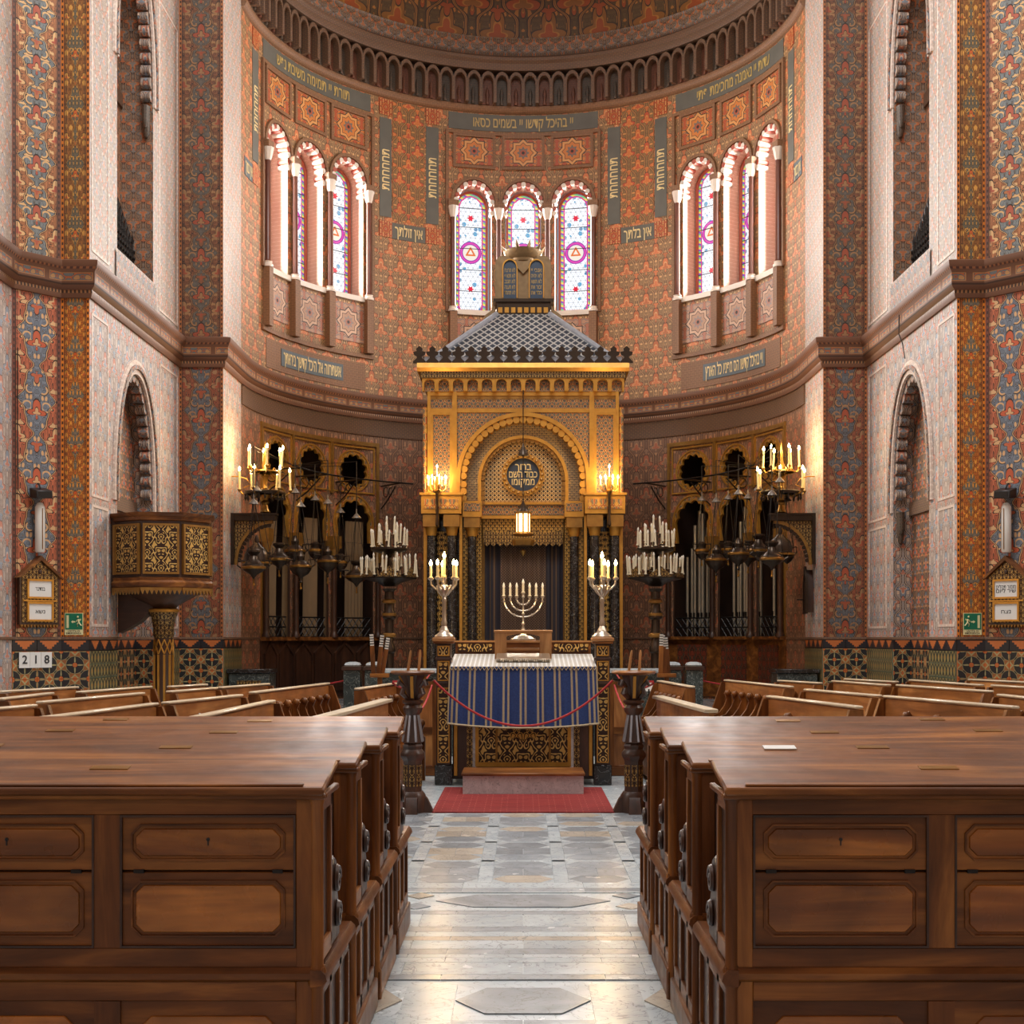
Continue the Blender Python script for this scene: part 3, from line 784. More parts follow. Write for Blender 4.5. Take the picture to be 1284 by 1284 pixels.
    m = MB().sweep(path2 if sx < 0 else path2, [(-o, z) for o, z in CORN]); part('cornice', m, MAT['cornice'], W)
    m = MB().sweep(path2, [(-o, z) for o, z in ((0, 1.625), (.016, 1.625), (.02, 1.64), (.012, 1.66), (0, 1.665))]); part('dado_rail', m, MAT['band'], W)
    # encaustic tiles of the dado
    T = .36
    def tiles(mp, a, b, dep, side):
        n = max(1, round((b-a)/T)); w = (b-a)/n
        for r in range(5):
            z0, z1 = (.04+r*T, .04+(r+1)*T) if r < 4 else (1.48, 1.625)
            key = (round(w, 3), r == 4, side, round(mp(0, 0)[0], 2), sx, dep)
            if r in (0, 4):
                m = MB(); g = .004
                o0 = Vector(mp(a, 0, dep))
                P = lambda s, z, d: Vector(mp(s, z, d))-o0
                A = [P(a+g, g, dep-.012), P(a+w-g, g, dep-.012), P(a+w-g, z1-z0-g, dep-.012), P(a+g, z1-z0-g, dep-.012)]
                B = [P(a, 0, dep), P(a+w, 0, dep), P(a+w, z1-z0, dep), P(a, z1-z0, dep)]
                m.quad(*A, uv=((0, 0), (1, 0), (1, 1), (0, 1)))
                for k in range(4): m.quad(A[k], B[k], B[(k+1) % 4], A[(k+1) % 4], uv=((0, 0),)*4)
                me = setm(m.mesh('tile', fix=False), MAT['zigzag' if r == 4 else ('tile_side' if side else 'tile')])
            for i in range(n):
                p = Vector(mp(a+i*w, z0, dep)); part('zigzag_tile' if r == 4 else 'dado_tile', me, None, W, loc=p)
    for i in range(1, 6):
        mp, L = mapper(i)
        if i == 3:
            c = NC+.1
            for s_ in (c-.9, c+.9):                            # tiled jambs of the recess
                e = .006 if s_ < c else -.006
                for r in range(5):
                    z0, z1 = (.04+r*T, .04+(r+1)*T) if r < 4 else (1.48, 1.625)
                    m = MB(); m.quad(mp(s_+e, z0+.003, .0), mp(s_+e, z0+.003, .28), mp(s_+e, z1-.003, .28), mp(s_+e, z1-.003, .0), ((0, 0), (1, 0), (1, 1), (0, 1)))
                    part('zigzag_tile' if r == 4 else 'dado_tile', m, MAT['zigzag' if r == 4 else 'tile'], W, fix=False)
            tiles(mp, 0, c-.9, 0, True); tiles(mp, c+.9, L, 0, True); tiles(mp, c-.9, c+.9, .28, False)
        else: tiles(mp, 0, L, 0, i == 5)
    return W
WL = side_wall(-1, 'left'); WR = side_wall(1, 'right')

# ---- apse
WA = link('wall_apse', None); WA['kind'] = 'structure'
D = R(1)
def cslab(th0, th1, z0, z1, d0, d1, n=None, m=None, uvc=True):   # curved block on the apse wall, depths d0 (room side, negative) .. d1
    m = m or MB(); n = n or max(1, int(abs(th1-th0)/R(2)))
    uc, vc = (AR*(th0+th1)/2, (z0+z1)/2) if uvc else (0, 0)
    for i in range(n):
        a, b = th0+(th1-th0)*i/n, th0+(th1-th0)*(i+1)/n
        U = lambda t, z: (AR*t-uc, z-vc)
        m.quad(apse(a, z0, d0), apse(b, z0, d0), apse(b, z1, d0), apse(a, z1, d0), (U(a, z0), U(b, z0), U(b, z1), U(a, z1)))
        m.quad(apse(a, z1, d0), apse(b, z1, d0), apse(b, z1, d1), apse(a, z1, d1))
        m.quad(apse(a, z0, d1), apse(b, z0, d1), apse(b, z0, d0), apse(a, z0, d0))
    m.quad(apse(th0, z0, d1), apse(th0, z0, d0), apse(th0, z1, d0), apse(th0, z1, d1))
    m.quad(apse(th1, z0, d0), apse(th1, z0, d1), apse(th1, z1, d1), apse(th1, z1, d0))
    return m
TRI = (-57.5*D, 0, 57.5*D); LAN = (-12.1*D, 0, 12.1*D); WH = 4.35*D
SILL, SPR, RISE = 8.48, 10.72, .40
ops = []; rev = MB(); up = MB()
for tc in TRI:
    for l in LAN:
        c = (tc+l)*AR; hw = WH*AR
        ops.append((c-hw, c+hw, lambda s: SILL, archf(c, hw, SPR, RISE), 14, .5))
sliced(up, cyl, -90*D*AR, 90*D*AR, 6.3, 12.7, ops, .25, rev)
part('apse_upper_wall', up, MAT['apse_up'], WA, fix=False); part('window_reveal', rev, MAT['win_reveal'], WA, fix=False)
# lower wall with the arched choir openings
CH = (44*D, 57*D, 70*D); lo = MB(); rv = MB()
opsL, opsA, opsR = [], [], []; HA, HL, RR = 5.3*D*AR, 5.75*D*AR, .39
for s in (-1, 1):
    for t in CH:
        c = s*t*AR
        opsL.append((c-HL, c+HL, lambda q: 1.66, lambda q: 3.55, 6, .06))
        opsA.append((c-HA, c+HA, lambda q: 3.55, archf(c, HA, 3.95, .52), 16, .06))
        opsR.append((c-RR, c+RR, (lambda c_: lambda q: 4.98-sqrt(max(0, RR*RR-(q-c_)**2)))(c), (lambda c_: lambda q: 4.98+sqrt(max(0, RR*RR-(q-c_)**2)))(c), 16, .06))
e_ = 90*D*AR
sliced(lo, cyl, -e_, e_, 0, 3.55, opsL, .25, rv); sliced(lo, cyl, -e_, e_, 3.55, 4.52, opsA, .25, rv); sliced(lo, cyl, -e_, e_, 4.52, 6.3, opsR, .25, rv)
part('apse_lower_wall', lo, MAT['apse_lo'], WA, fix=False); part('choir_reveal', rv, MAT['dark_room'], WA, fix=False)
arcp = [(AR*sin(t*D), AC+AR*cos(t*D)) for t in range(-90, 91, 3)]
part('cornice', MB().sweep(arcp, [(-o, z) for o, z in CORN]), MAT['cornice'], WA)
part('lower_moulding', MB().sweep(arcp, [(-o, z) for o, z in ((0, 5.72), (.02, 5.72), (.03, 5.78), (.03, 6.0), (.05, 6.03), (0, 6.05))]), MAT['band'], WA)
part('dado_rail', MB().sweep(arcp, [(-o, z) for o, z in ((0, 1.62), (.016, 1.625), (.02, 1.64), (.012, 1.66), (0, 1.665))]), MAT['band'], WA)
# choir chamber behind the openings
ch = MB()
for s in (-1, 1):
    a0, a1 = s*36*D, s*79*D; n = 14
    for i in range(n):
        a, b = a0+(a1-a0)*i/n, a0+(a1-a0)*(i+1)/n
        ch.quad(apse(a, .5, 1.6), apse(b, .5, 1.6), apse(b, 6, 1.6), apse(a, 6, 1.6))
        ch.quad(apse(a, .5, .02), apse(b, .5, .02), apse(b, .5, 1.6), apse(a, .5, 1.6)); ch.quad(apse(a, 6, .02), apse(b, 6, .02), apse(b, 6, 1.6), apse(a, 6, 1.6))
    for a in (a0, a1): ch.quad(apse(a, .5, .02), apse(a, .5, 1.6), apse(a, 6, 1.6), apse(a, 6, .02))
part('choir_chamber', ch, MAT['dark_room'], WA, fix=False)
for s in (-1, 1):
    # frame of the triple bay, gilt bands
    for a, b, z0, z1 in ((36.8, 77.2, 5.5, 5.58), (36.8, 37.5, 1.66, 5.5), (76.5, 77.2, 1.66, 5.5), (50.1, 50.9, 4.5, 5.5), (63.1, 63.9, 4.5, 5.5)):
        part('bay_frame', cslab(s*a*D, s*b*D, z0, z1, -.04, .0), MAT['gold_dark'], WA)
    for t in CH:
        c = s*t*AR
        part('bay_panel_frame', (lambda m: (strip(m, cyl, [(c-.52, 4.54), (c+.52, 4.54), (c+.52, 5.47), (c-.52, 5.47), (c-.52, 4.54)], [(c-.49, 4.57), (c+.49, 4.57), (c+.49, 5.44), (c-.49, 5.44), (c-.49, 4.57)], -.02, .005), m)[1])(MB()), MAT['gold'], WA)
        N = 96; ci = lambda r: [(c+r*cos(2*pi*k/N), 4.98+r*sin(2*pi*k/N)) for k in range(N+1)]
        fo = lambda d_: [(c+(.285+d_+.05*abs(sin(6*2*pi*k/N)))*cos(2*pi*k/N), 4.98+(.285+d_+.05*abs(sin(6*2*pi*k/N)))*sin(2*pi*k/N)) for k in range(N+1)]
        m = MB(); strip(m, cyl, ci(.40), fo(.03), -.012, .03); part('rosette_band', m, MAT['mosaic_red'], WA)
        m = MB(); strip(m, cyl, fo(.035), fo(0), -.035, .03); part('rosette_foils', m, MAT['gold'], WA)
        m = MB(); strip(m, cyl, ci(.42), ci(.39), -.03, .01); part('rosette_ring', m, MAT['gold'], WA)
        hw = HL; ang = [pi*(1-k/88) for k in range(89)]
        ar = lambda rx, rz: [(c-rx, 3.55)]+[(c+rx*cos(a), 3.95+rz*sin(a)) for a in ang]+[(c+rx, 3.55)]
        fa_ = lambda d_: [(c-HA*.82-d_, 3.55)]+[(c+(HA*.8+d_+.055*abs(sin(5.5*a)))*cos(a), 3.95+(.39+d_+.055*abs(sin(5.5*a)))*sin(a)) for a in ang]+[(c+HA*.82+d_, 3.55)]
        m = MB(); strip(m, cyl, ar(HA+.02, .54), fa_(.03), -.012, .03); part('choir_arch_band', m, MAT['mosaic_red'], WA)
        m = MB(); strip(m, cyl, fa_(.035), fa_(0), -.035, .03); part('choir_arch_foils', m, MAT['gold'], WA)
        m = MB(); strip(m, cyl, ar(HA+.045, .565), ar(HA+.01, .53), -.03, .01); part('choir_archivolt', m, MAT['gold'], WA)
        # iron lattice of the balustrade
        m = MB(); nn = 7
        for k in range(nn):
            for a, b in ((k/nn, (k+1)/nn), ((k+1)/nn, k/nn)):
                for z0 in (1.68, 1.86): m.tube([cyl(c-hw+2*hw*a, z0, .1), cyl(c-hw+2*hw*b, z0+.18, .1)], .009, 4)
        for z in (1.67, 1.86, 2.05): m.tube([cyl(c-hw+2*hw*k/6, z, .1) for k in range(7)], .014, 4)
        part('balustrade', m, MAT['iron'], WA)
    for t in (37.5, 50.5, 63.5, 76.5):                          # slender red columns with gilt capitals
        b = Vector(apse(s*t*D, 1.66, -.09)); m = MB().lathe([(.085, 0), (.085, .05), (.06, .09), (.055, .14), (.052, 1.45), (.06, 1.5)], 12)
        co = part('choir_column', m, MAT['dark_wood_z'], WA, loc=b)
        part('capital', MB().lathe([(.055, 1.5), (.07, 1.55), (.09, 1.66), (.11, 1.7), (.11, 1.74)], 12), MAT['gold_dark'], co)
        part('impost_block', MB().box(-.11, .11, -.1, .1, 1.74, 1.98), MAT['gold_dark'], co, rot=(0, 0, -s*t*D)); 
# choir parapets
for k in range(6):                                              # left: pointed wooden boards
    t = -(40.2+k*6.6)*D; hw = 3.1*D*AR; c = t*AR
    m = MB(); o = [(c-hw, .62), (c+hw, .62), (c+hw, 1.36), (c, 1.6), (c-hw, 1.36), (c-hw, .62)]; i_ = [(c-hw+.05, .67), (c+hw-.05, .67), (c+hw-.05, 1.33), (c, 1.53), (c-hw+.05, 1.33), (c-hw+.05, .67)]
    strip(m, cyl, o, i_, -.07, 0); m.poly([cyl(a, z, -.04) for a, z in i_[:-1]]); part('pointed_board', m, MAT['dark_wood_z'], WA)
part('parapet_wall', cslab(-77.5*D, -36.5*D, .5, 1.6, -.03, .0), MAT['dark_wood_x'], WA)
part('parapet_wall', cslab(36.5*D, 77.5*D, .5, 1.62, -.03, .0), MAT['walnut_x'], WA)
part('parapet_coping', cslab(-77.5*D, -36.5*D, 1.6, 1.67, -.12, .1), MAT['walnut_x'], WA); part('parapet_coping', cslab(36.5*D, 77.5*D, 1.62, 1.68, -.12, .1), MAT['walnut_x'], WA)
for t in CH:
    part('parapet_panel', cslab((t-4.2*D), (t+4.2*D), .8, 1.52, -.05, -.03), filigree('red_parapet_panel', .3, .34, 87, metal=0, pal=[S(120, 52, 34), S(84, 52, 38), S(140, 66, 40), S(70, 60, 48)]), WA)
# painted panels and text of the upper apse
for j, tc in enumerate(TRI):
    for l in LAN:
        c = tc+l
        part('star_panel', cslab(c-4.6*D, c+4.6*D, 11.52, 12.08, -.02, 0), MAT['star'], WA)
        m = MB(); a, b = (c-5.3*D)*AR, (c+5.3*D)*AR
        strip(m, cyl, [(a, 11.44), (b, 11.44), (b, 12.14), (a, 12.14), (a, 11.44)], [(a+.06, 11.5), (b-.06, 11.5), (b-.06, 12.09), (a+.06, 12.09), (a+.06, 11.5)], -.04, 0); part('star_frame', m, MAT['apse_frame'], WA)
        hw = WH*AR; s0 = c*AR
        m = MB(); strip(m, cyl, arch_pts(s0, hw+.13, SPR, RISE+.14, 28), arch_pts(s0, hw+.07, SPR, RISE+.08, 28), -.05, 0); part('window_archivolt', m, MAT['apse_frame'], WA)
        m = MB(); pts = arch_pts(s0, hw+.01, SPR, RISE+.02, 160); sel = []; acc = .05
        for p, q in zip(pts, pts[1:]):
            acc += hypot(q[0]-p[0], q[1]-p[1])
            if acc >= .094: sel.append(q); acc = 0
        sel = [(s0-hw-.01, SPR-.2), (s0-hw-.01, SPR-.1)]+sel+[(s0+hw+.01, SPR-.1), (s0+hw+.01, SPR-.2)]
        lobes(m, cyl, sel, .052, -.03, .2, 10); part('scalloped_voussoirs', m, [MAT['lobe_white'], MAT['lobe_red']], WA)
        part('apron_panel', cslab(c-4.5*D, c+4.5*D, 7.55, 8.3, -.015, 0), MAT['star_pale'], WA)
        part('window_sill', cslab(c-5*D, c+5*D, 8.38, 8.48, -.05, .5), MAT['lobe_white'], WA)
    for l in (-18.1, -6.05, 6.05, 18.1):                        # colonnettes on pilasters
        t = tc+l*D*(1 if abs(l) < 10 else .97); rz = -t
        part('pilaster', cslab(t-.95*D, t+.95*D, 7.35, 8.42, -.14, 0), MAT['apse_frame'], WA)
        b = Vector(apse(t, 8.42, -.07))
        co = part('colonnette', MB().lathe([(.075, .1), (.055, .14), (.05, 1.9), (.055, 1.95)], 12), MAT['red_shaft'], WA, loc=b)
        part('base', MB().lathe([(.1, 0), (.1, .04), (.075, .07), (.085, .1)], 12), MAT['lobe_white'], co)
        part('capital', MB().lathe([(.055, 1.95), (.075, 2.0), (.1, 2.12), (.11, 2.14), (.11, 2.18)], 8), MAT['lobe_white'], co)
        part('impost_block', MB().box(-.11, .11, -.07, .14, 2.18, 2.3), MAT['apse_frame'], co, rot=(0, 0, -t))
    # framing of the triple window, text band
    for a, b, z0, z1 in ((-19.3, 19.3, 12.14, 12.2), (-19.3, -18.6, 8.42, 12.14), (18.6, 19.3, 8.42, 12.14), (-19.3, 19.3, 7.26, 7.34)):
        part('window_frame_band', cslab(tc+a*D, tc+b*D, z0, z1, -.05, 0), MAT['apse_frame'], WA)
    part('text_band', cslab(tc-18.5*D, tc+18.5*D, 12.24, 12.58, -.012, 0), MAT['blue_band'], WA)
    s_ = ('תורת יי תמימה משיבת נפש', 'יי בהיכל קדשו יי בשמים כסאו', 'עדות יי נאמנה מחכימת פתי')[j]
    text_part('hebrew_inscription', s_, .3, MAT['letter_dim'], WA, None, width=2.1, bend=(tc, 12.41, AR-.014), label='gold painted Hebrew inscription')
    for l in (-22.6, 22.6):                                      # narrow upright text panels between square bosses
        t = tc+l*D
        if abs(t) > R(88): continue
        part('upright_text_panel', cslab(t-1.6*D, t+1.6*D, 10.2, 12.2, -.012, 0), MAT['blue_band'], WA)
        text_part('hebrew_inscription', 'תחחחחת', .34, MAT['letter'], WA, None, width=.82, squash=.8, bend=(t, 11.15, AR-.014), vertical=True, label='upright gold Hebrew letters')
        for z in (9.95, 12.42): part('square_boss', cslab(t-1.7*D, t+1.7*D, z-.16, z+.16, -.02, 0), MAT['square'], WA)
for j, t in enumerate((-28.8*D, 28.8*D)):
    part('damask_panel', cslab(t-4.2*D, t+4.2*D, 10.15, 12.58, -.012, 0), wall_mat('upper_damask', [S(196, 108, 52), S(140, 104, 62), S(186, 84, 48), S(206, 142, 76)], 52, .4, .62, S(84, 54, 36)), WA)
    part('name_band', cslab(t-4.4*D, t+4.4*D, 9.78, 10.1, -.012, 0), MAT['blue_band'], WA)
    text_part('hebrew_inscription', ('אין זולתך', 'אין בלתך')[j], .3, MAT['letter'], WA, None, width=.62, bend=(t, 9.94, AR-.014), label='gold painted Hebrew words')
for j, t in enumerate((-84.5*D, 84.5*D)):
    part('name_band', cslab(t-2.8*D, t+2.8*D, 9.78, 10.1, -.012, 0), MAT['cartouche'], WA)
    text_part('hebrew_inscription', 'אין כמוך', .28, MAT['letter'], WA, None, width=.4, bend=(t, 9.94, AR-.014), label='gold painted Hebrew words')
for j, t in enumerate((-57.5*D, 57.5*D)):
    part('inscription_frame', cslab(t-17*D, t+17*D, 6.62, 7.16, -.012, 0), MAT['apse_frame'], WA)
    part('inscription_cartouche', cslab(t-10.5*D, t+10.5*D, 6.74, 7.06, -.024, 0), MAT['cartouche'], WA)
    text_part('hebrew_inscription', ('אשתחוה אל היכל קדשך ביראתך', 'ויי בהיכל קדשו הס מפניו כל הארץ')[j], .3, MAT['letter'], WA, None, width=1.66, squash=1.1, bend=(t, 6.9, AR-.026), label='cream Hebrew inscription on a slate cartouche')
# frieze of small arched niches under the half dome
part('frieze_ledge', MB().sweep(arcp, [(-o, z) for o, z in ((0, 12.6), (.06, 12.62), (.1, 12.68), (.1, 12.74), (0, 12.76))]), MAT['apse_frame'], WA)
part('frieze_ground', MB().sweep(arcp, [(-.02, 12.74), (-.02, 13.5)]), MAT['niche_dark'], WA, fix=False)
part('frieze_cornice', MB().sweep(arcp, [(-o, z) for o, z in ((.0, 13.42), (.26, 13.42), (.28, 13.48), (.28, 13.55), (.34, 13.6), (.34, 13.66), (.22, 13.74), (.1, 13.78), (0, 13.78))]), MAT['band'], WA)
NW = 2*pi*AR/2/50*.5
frm = MB(); ow, iw = NW*.98, NW*.72
po = [(-ow, 0)]+[(ow*cos(pi*(1-k/10)), .42+.22*sin(pi*k/10)) for k in range(11)]+[(ow, 0)]
pq = [(-iw, 0)]+[(iw*cos(pi*(1-k/10)), .40+.17*sin(pi*k/10)) for k in range(11)]+[(iw, 0)]
frm.ring(po, pq, -.26, 0, 'y', False); frm = setm(frm.mesh('niche_frame'), MAT['band'])
bks = []
for mm in ('niche_red', 'niche_dark'):
    b = MB(); n = 8
    b.prism([(-iw, 0)]+[(iw*cos(pi*(1-k/8)), .40+.17*sin(pi*k/8)) for k in range(9)]+[(iw, 0)], -.1, -.02)
    b.lathe([(.035, .0), (.045, .03), (.025, .09), (.045, .2), (.03, .3), (0, .36)], 6, (0, -.11, 0))
    bks.append(setm(b.mesh('niche_back'), MAT[mm]))
for k in range(50):
    t = -90*D+(k+.5)*180*D/50; p = apse(t, 12.75, 0)
    f_ = part('frieze_niche', frm, None, WA, loc=p, rot=(0, 0, -t)); part('niche_figure', bks[k % 2], None, f_)
# half dome
dm = MB(); CZ = 13.78; DR = AR-.06
for i in range(36):
    for j in range(14):
        a, b = (-90+i*5)*D, (-85+i*5)*D; e, f = j*90/14*D, (j+1)*90/14*D
        P = lambda t, q: (DR*cos(q)*sin(t), AC+DR*cos(q)*cos(t), CZ+DR*sin(q))
        dm.quad(P(a, e), P(b, e), P(b, f), P(a, f), ((AR*a, AR*e), (AR*b, AR*e), (AR*b, AR*f), (AR*a, AR*f)))
o = struct('ceiling', dm, MAT['dome'], fix=False)
part('dome_band', MB().sweep([(DR*.998*sin(t*D), AC+DR*.998*cos(t*D)) for t in range(-90, 91, 3)], [(0, 13.8), (-.03, 13.84), (-.03, 14.1), (-.02, 14.12), (-.05, 14.16)]), MAT['reveal'], o)
# stained glass lancets
wn = 0
for tc in TRI:
    for l in LAN:
        t = tc+l; wn += 1; hw = WH*AR*1.02; dp = .42
        w = link('window_%d' % wn, None, None, apse(t, SILL, dp), (0, 0, -t)); w['kind'] = 'structure'
        gw = .335; gs = SPR-SILL; out = [(-gw, .02)]+[(gw*cos(pi*(1-k/20)), gs+.36*sin(pi*k/20)) for k in range(21)]+[(gw, .02)]
        # glass as rows of quads with an 'edge distance' map
        me = bpy.data.meshes.new('stained_glass'); bm = bmesh.new(); uv = bm.loops.layers.uv.new('UVMap'); ue = bm.loops.layers.uv.new('edge')
        def edist(x, z):
            if z < gs: return min(gw-abs(x), z-.02)
            q = hypot(x/gw, (z-gs)/.36); return (1-q)*.34
        rows = []
        NR = 24
        for r in range(NR+1):
            z = .02+(gs+.36-.02)*r/NR; h = gw if z < gs else gw*sqrt(max(0, 1-((z-gs)/.36)**2))
            rows.append([bm.verts.new((h*(-1+2*k/10), 0, z)) for k in range(11)])
        for A, B in zip(rows, rows[1:]):
            for k in range(10):
                q = [A[k], A[k+1], B[k+1], B[k]]
                try: f_ = bm.faces.new(q)
                except ValueError: continue
                for lp in f_.loops:
                    x, _y, z = lp.vert.co; lp[uv].uv = (x, z); lp[ue].uv = (max(0, edist(x, z)), 0)
        bm.to_mesh(me); bm.free(); me.materials.append(MAT['glass'])
        part('stained_glass', me, None, w)
        m = MB(); inn = [(x*.955, .05+(z-.05)*.985) for x, z in out]; oo = [(x*1.08, z*1.01-.02) for x, z in out]
        m.ring(oo, inn, -.05, .02, 'y', True); part('frame', m, MAT['lobe_red'], w)
        m = MB()
        for z in (.5, .95, 1.4, 1.85, 2.25): m.box(-gw, gw, -.012, -.002, z, z+.012)
        part('glazing_bar', m, MAT['iron'], w)
# raised presbytery floor and the rest of the room round the camera
pf = [(AR*sin(t*D), AC+AR*cos(t*D)) for t in range(-90, 91, 5)]
struct('floor_presbytery', MB().prism(pf[::-1]+[(-4.89, 19.6), (4.89, 19.6)], -.01, .45, 'z'), MAT['marble_grey'])
for nm, bx in (('wall_transept_left', (-11.2, -11, -8, 17.8, 0, 18)), ('wall_transept_right', (11, 11.2, -8, 17.8, 0, 18)), ('wall_rear', (-11, 11, -8.2, -8, 0, 18))):
    struct(nm, MB().box(*bx), MAT['plaster'])
struct('ceiling_crossing', MB().box(-11, 11, -8, 24, 18, 18.2), MAT['plaster'])
for s, nm in ((-1, 'wall_arch_left'), (1, 'wall_arch_right')):
    struct(nm, MB().box(s*6.45, s*11, 13.0, 13.2, 0, 18), MAT['plaster'])
struct('wall_arch_top', MB().box(-11, 11, 22.1, 22.3, TOPZ, 18), MAT['plaster'])
# ------------------------------------------------------------ Torah ark
YF = 24.6; K = YF/F
ax = lambda px: (px-657)*K
az = lambda py: EYE+(HY-py)*K
ARK = thing('torah_ark', 'tall gilded wooden ark with round scalloped arch, dark curtain and hipped silver roof', 'ark', (0, YF, .45))
Z0 = .45
def ap(name, mb, mat, parent=None, **kw):                    # part given in front-view coordinates: x, depth behind the front, absolute z
    for v in mb.v: v.z -= Z0
    return part(name, mb, MAT[mat] if isinstance(mat, str) else mat, parent or ARK, **kw)
def abox(x0, x1, y0, y1, pz0, pz1): return MB().box(ax(x0), ax(x1), y0, y1, az(pz0), az(pz1))
def circ(cx, cz, r, a0, a1, n): return [(cx+r*cos(R(a0+(a1-a0)*k/n)), cz+r*sin(R(a0+(a1-a0)*k/n))) for k in range(n+1)]
m = MB().box(ax(533), ax(781), .0, 2.3, .45, .8); ap('plinth', m, 'marble_black')
m = MB().box(ax(537), ax(777), .02, 2.3, az(460), az(500)); m.box(ax(537), ax(572), .12, 2.3, az(500), az(640)); m.box(ax(742), ax(777), .12, 2.3, az(500), az(640))
m.box(ax(537), ax(777), .55, 2.3, .8, az(500)); ap('carcass', m, 'gold_dark')
# tympanum and its patterned bands: centre, radii (px -> m)
cx, cz = 0, az(601); r = lambda p: p*K
m = MB(); n = 40
arch = lambda rp, base=630: [(-r(rp), az(base))]+circ(cx, cz, r(rp), 180, 0, n)+[(r(rp), az(base))]
m.prism(arch(54), .34, .42); ap('tympanum', m, 'lattice')
m = MB().ring(arch(74), arch(54), .22, .4, 'y', False); ap('arch_band', m, 'mosaic_fine')
m = MB().ring(arch(57), arch(53), .16, .34, 'y', False); ap('inner_archivolt', m, 'gold')
m = MB().ring(arch(84), arch(79), -.03, .2, 'y', False); ap('outer_archivolt', m, 'gold')
m = MB().ring(arch(79), arch(76), .03, .25, 'y', False); ap('arch_fillet', m, 'mosaic_red')
def foils(rp, rl, nn, y0, y1, base=630):
    m = MB()
    for k in range(nn):
        a = pi*(k+.5)/nn; x, z = cx+r(rp)*cos(a), cz+r(rp)*sin(a)
        m.prism([(x+r(rl)*cos(2*pi*i/10), z+r(rl)*sin(2*pi*i/10)) for i in range(10)], y0, y1)
    for s in (-1, 1):
        z = cz-r(rl)*1.4
        while z > az(base):
            m.prism([(s*r(rp)+r(rl)*cos(2*pi*i/10), z+r(rl)*sin(2*pi*i/10)) for i in range(10)], y0, y1); z -= r(rl)*2
    return m
ap('outer_scallops', foils(75, 4.4, 27, .0, .24), 'gold'); ap('inner_scallops', foils(51.5, 3, 27, .2, .36), 'gold_dark')
# spandrels + frame bars
for s in (-1, 1):
    pts = [(s*r(82.5), az(516))]+[(s*abs(x), z) for x, z in circ(cx, cz, r(84), 90, 0, 16)]
    pts = [(s*r(85), az(516))]+[(s*r(84)*cos(R(a)), cz+r(84)*sin(R(a))) for a in range(0, 91, 6)]
    m = MB().prism(pts if s > 0 else pts, .02, .1); ap('spandrel', m, 'mosaic')
m = abox(537, 777, 0, .06, 512, 517); ap('frame_bar', m, 'gold'); ap('frame_bar', abox(537, 777, 0, .06, 491, 496), 'gold')
for x0, x1 in ((537, 541), (568, 574), (740, 746), (773, 777)): ap('frame_stile', abox(x0, x1, -.02, .12, 491, 622), 'gold')
ap('upper_panel', abox(574, 740, .03, .08, 496, 512), 'mosaic')
for x0, x1 in ((541, 568), (746, 773)):
    ap('upper_panel', abox(x0, x1, .03, .08, 496, 512), 'mosaic'); ap('side_panel', abox(x0, x1, .05, .12, 517, 622), 'mosaic')
    m = MB().ring([(ax(x0), az(517)), (ax(x1), az(517)), (ax(x1), az(622)), (ax(x0), az(622))], [(ax(x0+3), az(520)), (ax(x1-3), az(520)), (ax(x1-3), az(619)), (ax(x0+3), az(619))], .0, .06); ap('panel_frame', m, 'gold')
for x0, x1 in ((531, 537), (777, 783)): ap('corner_colonnette', MB().lathe([(r(3), 0), (r(3), az(510)-az(622))], 10, (ax((x0+x1)/2), .05, az(622))), 'mosaic_red')
# corbel frieze, cornice, cresting
ap('frieze_ground', abox(532, 782, -.02, .06, 468, 491), 'mosaic')
for k in range(14):
    xc = 540+k*18; m = MB()
    m.ring([(ax(xc-9), az(492)), (ax(xc-9), az(476))]+[(ax(xc)+r(9)*cos(R(a)), az(476)+r(6)*sin(R(a))) for a in (150, 120, 90, 60, 30)]+[(ax(xc+9), az(476)), (ax(xc+9), az(492))],
           [(ax(xc-6.5), az(492)), (ax(xc-6.5), az(482))]+[(ax(xc)+r(6.5)*cos(R(a)), az(482)+r(5)*sin(R(a))) for a in (150, 120, 90, 60, 30)]+[(ax(xc+6.5), az(482)), (ax(xc+6.5), az(492))], -.14, -.02, 'y', False)
    if k < 14: ap('corbel_arch', m, 'gold')
ap('frieze_band', abox(529, 785, -.16, .1, 468, 476), 'fil_dark')
m = MB().prism([(-.22, az(458)), (-.24, az(464)), (-.18, az(468)), (2.3, az(468)), (2.3, az(458))], ax(525), ax(789), 'x'); ap('cornice', m, 'gold')
merl = MB(); w = .115
pts = [(-w, 0), (w, 0), (w, .03), (.05, .09), (.045, .12), (.1, .15), (.115, .2), (.05, .215), (.06, .26), (0, .31)]
pts = pts+[(-x, z) for x, z in pts[::-1][1:-2]]+[(-w, .03)]
merl.prism(pts, -.02, .02); merl = setm(merl.mesh('merlon'), MAT['bronze'])
for k in range(17):
    part('cresting_merlon', merl, None, ARK, loc=(ax(528+k*16.1), -.18, az(458)-Z0))
for s in (-1, 1):
    for k in range(1, 10): part('cresting_merlon', merl, None, ARK, loc=(s*(ax(786)), -.18+k*.236, az(458)-Z0), rot=(0, 0, pi/2))
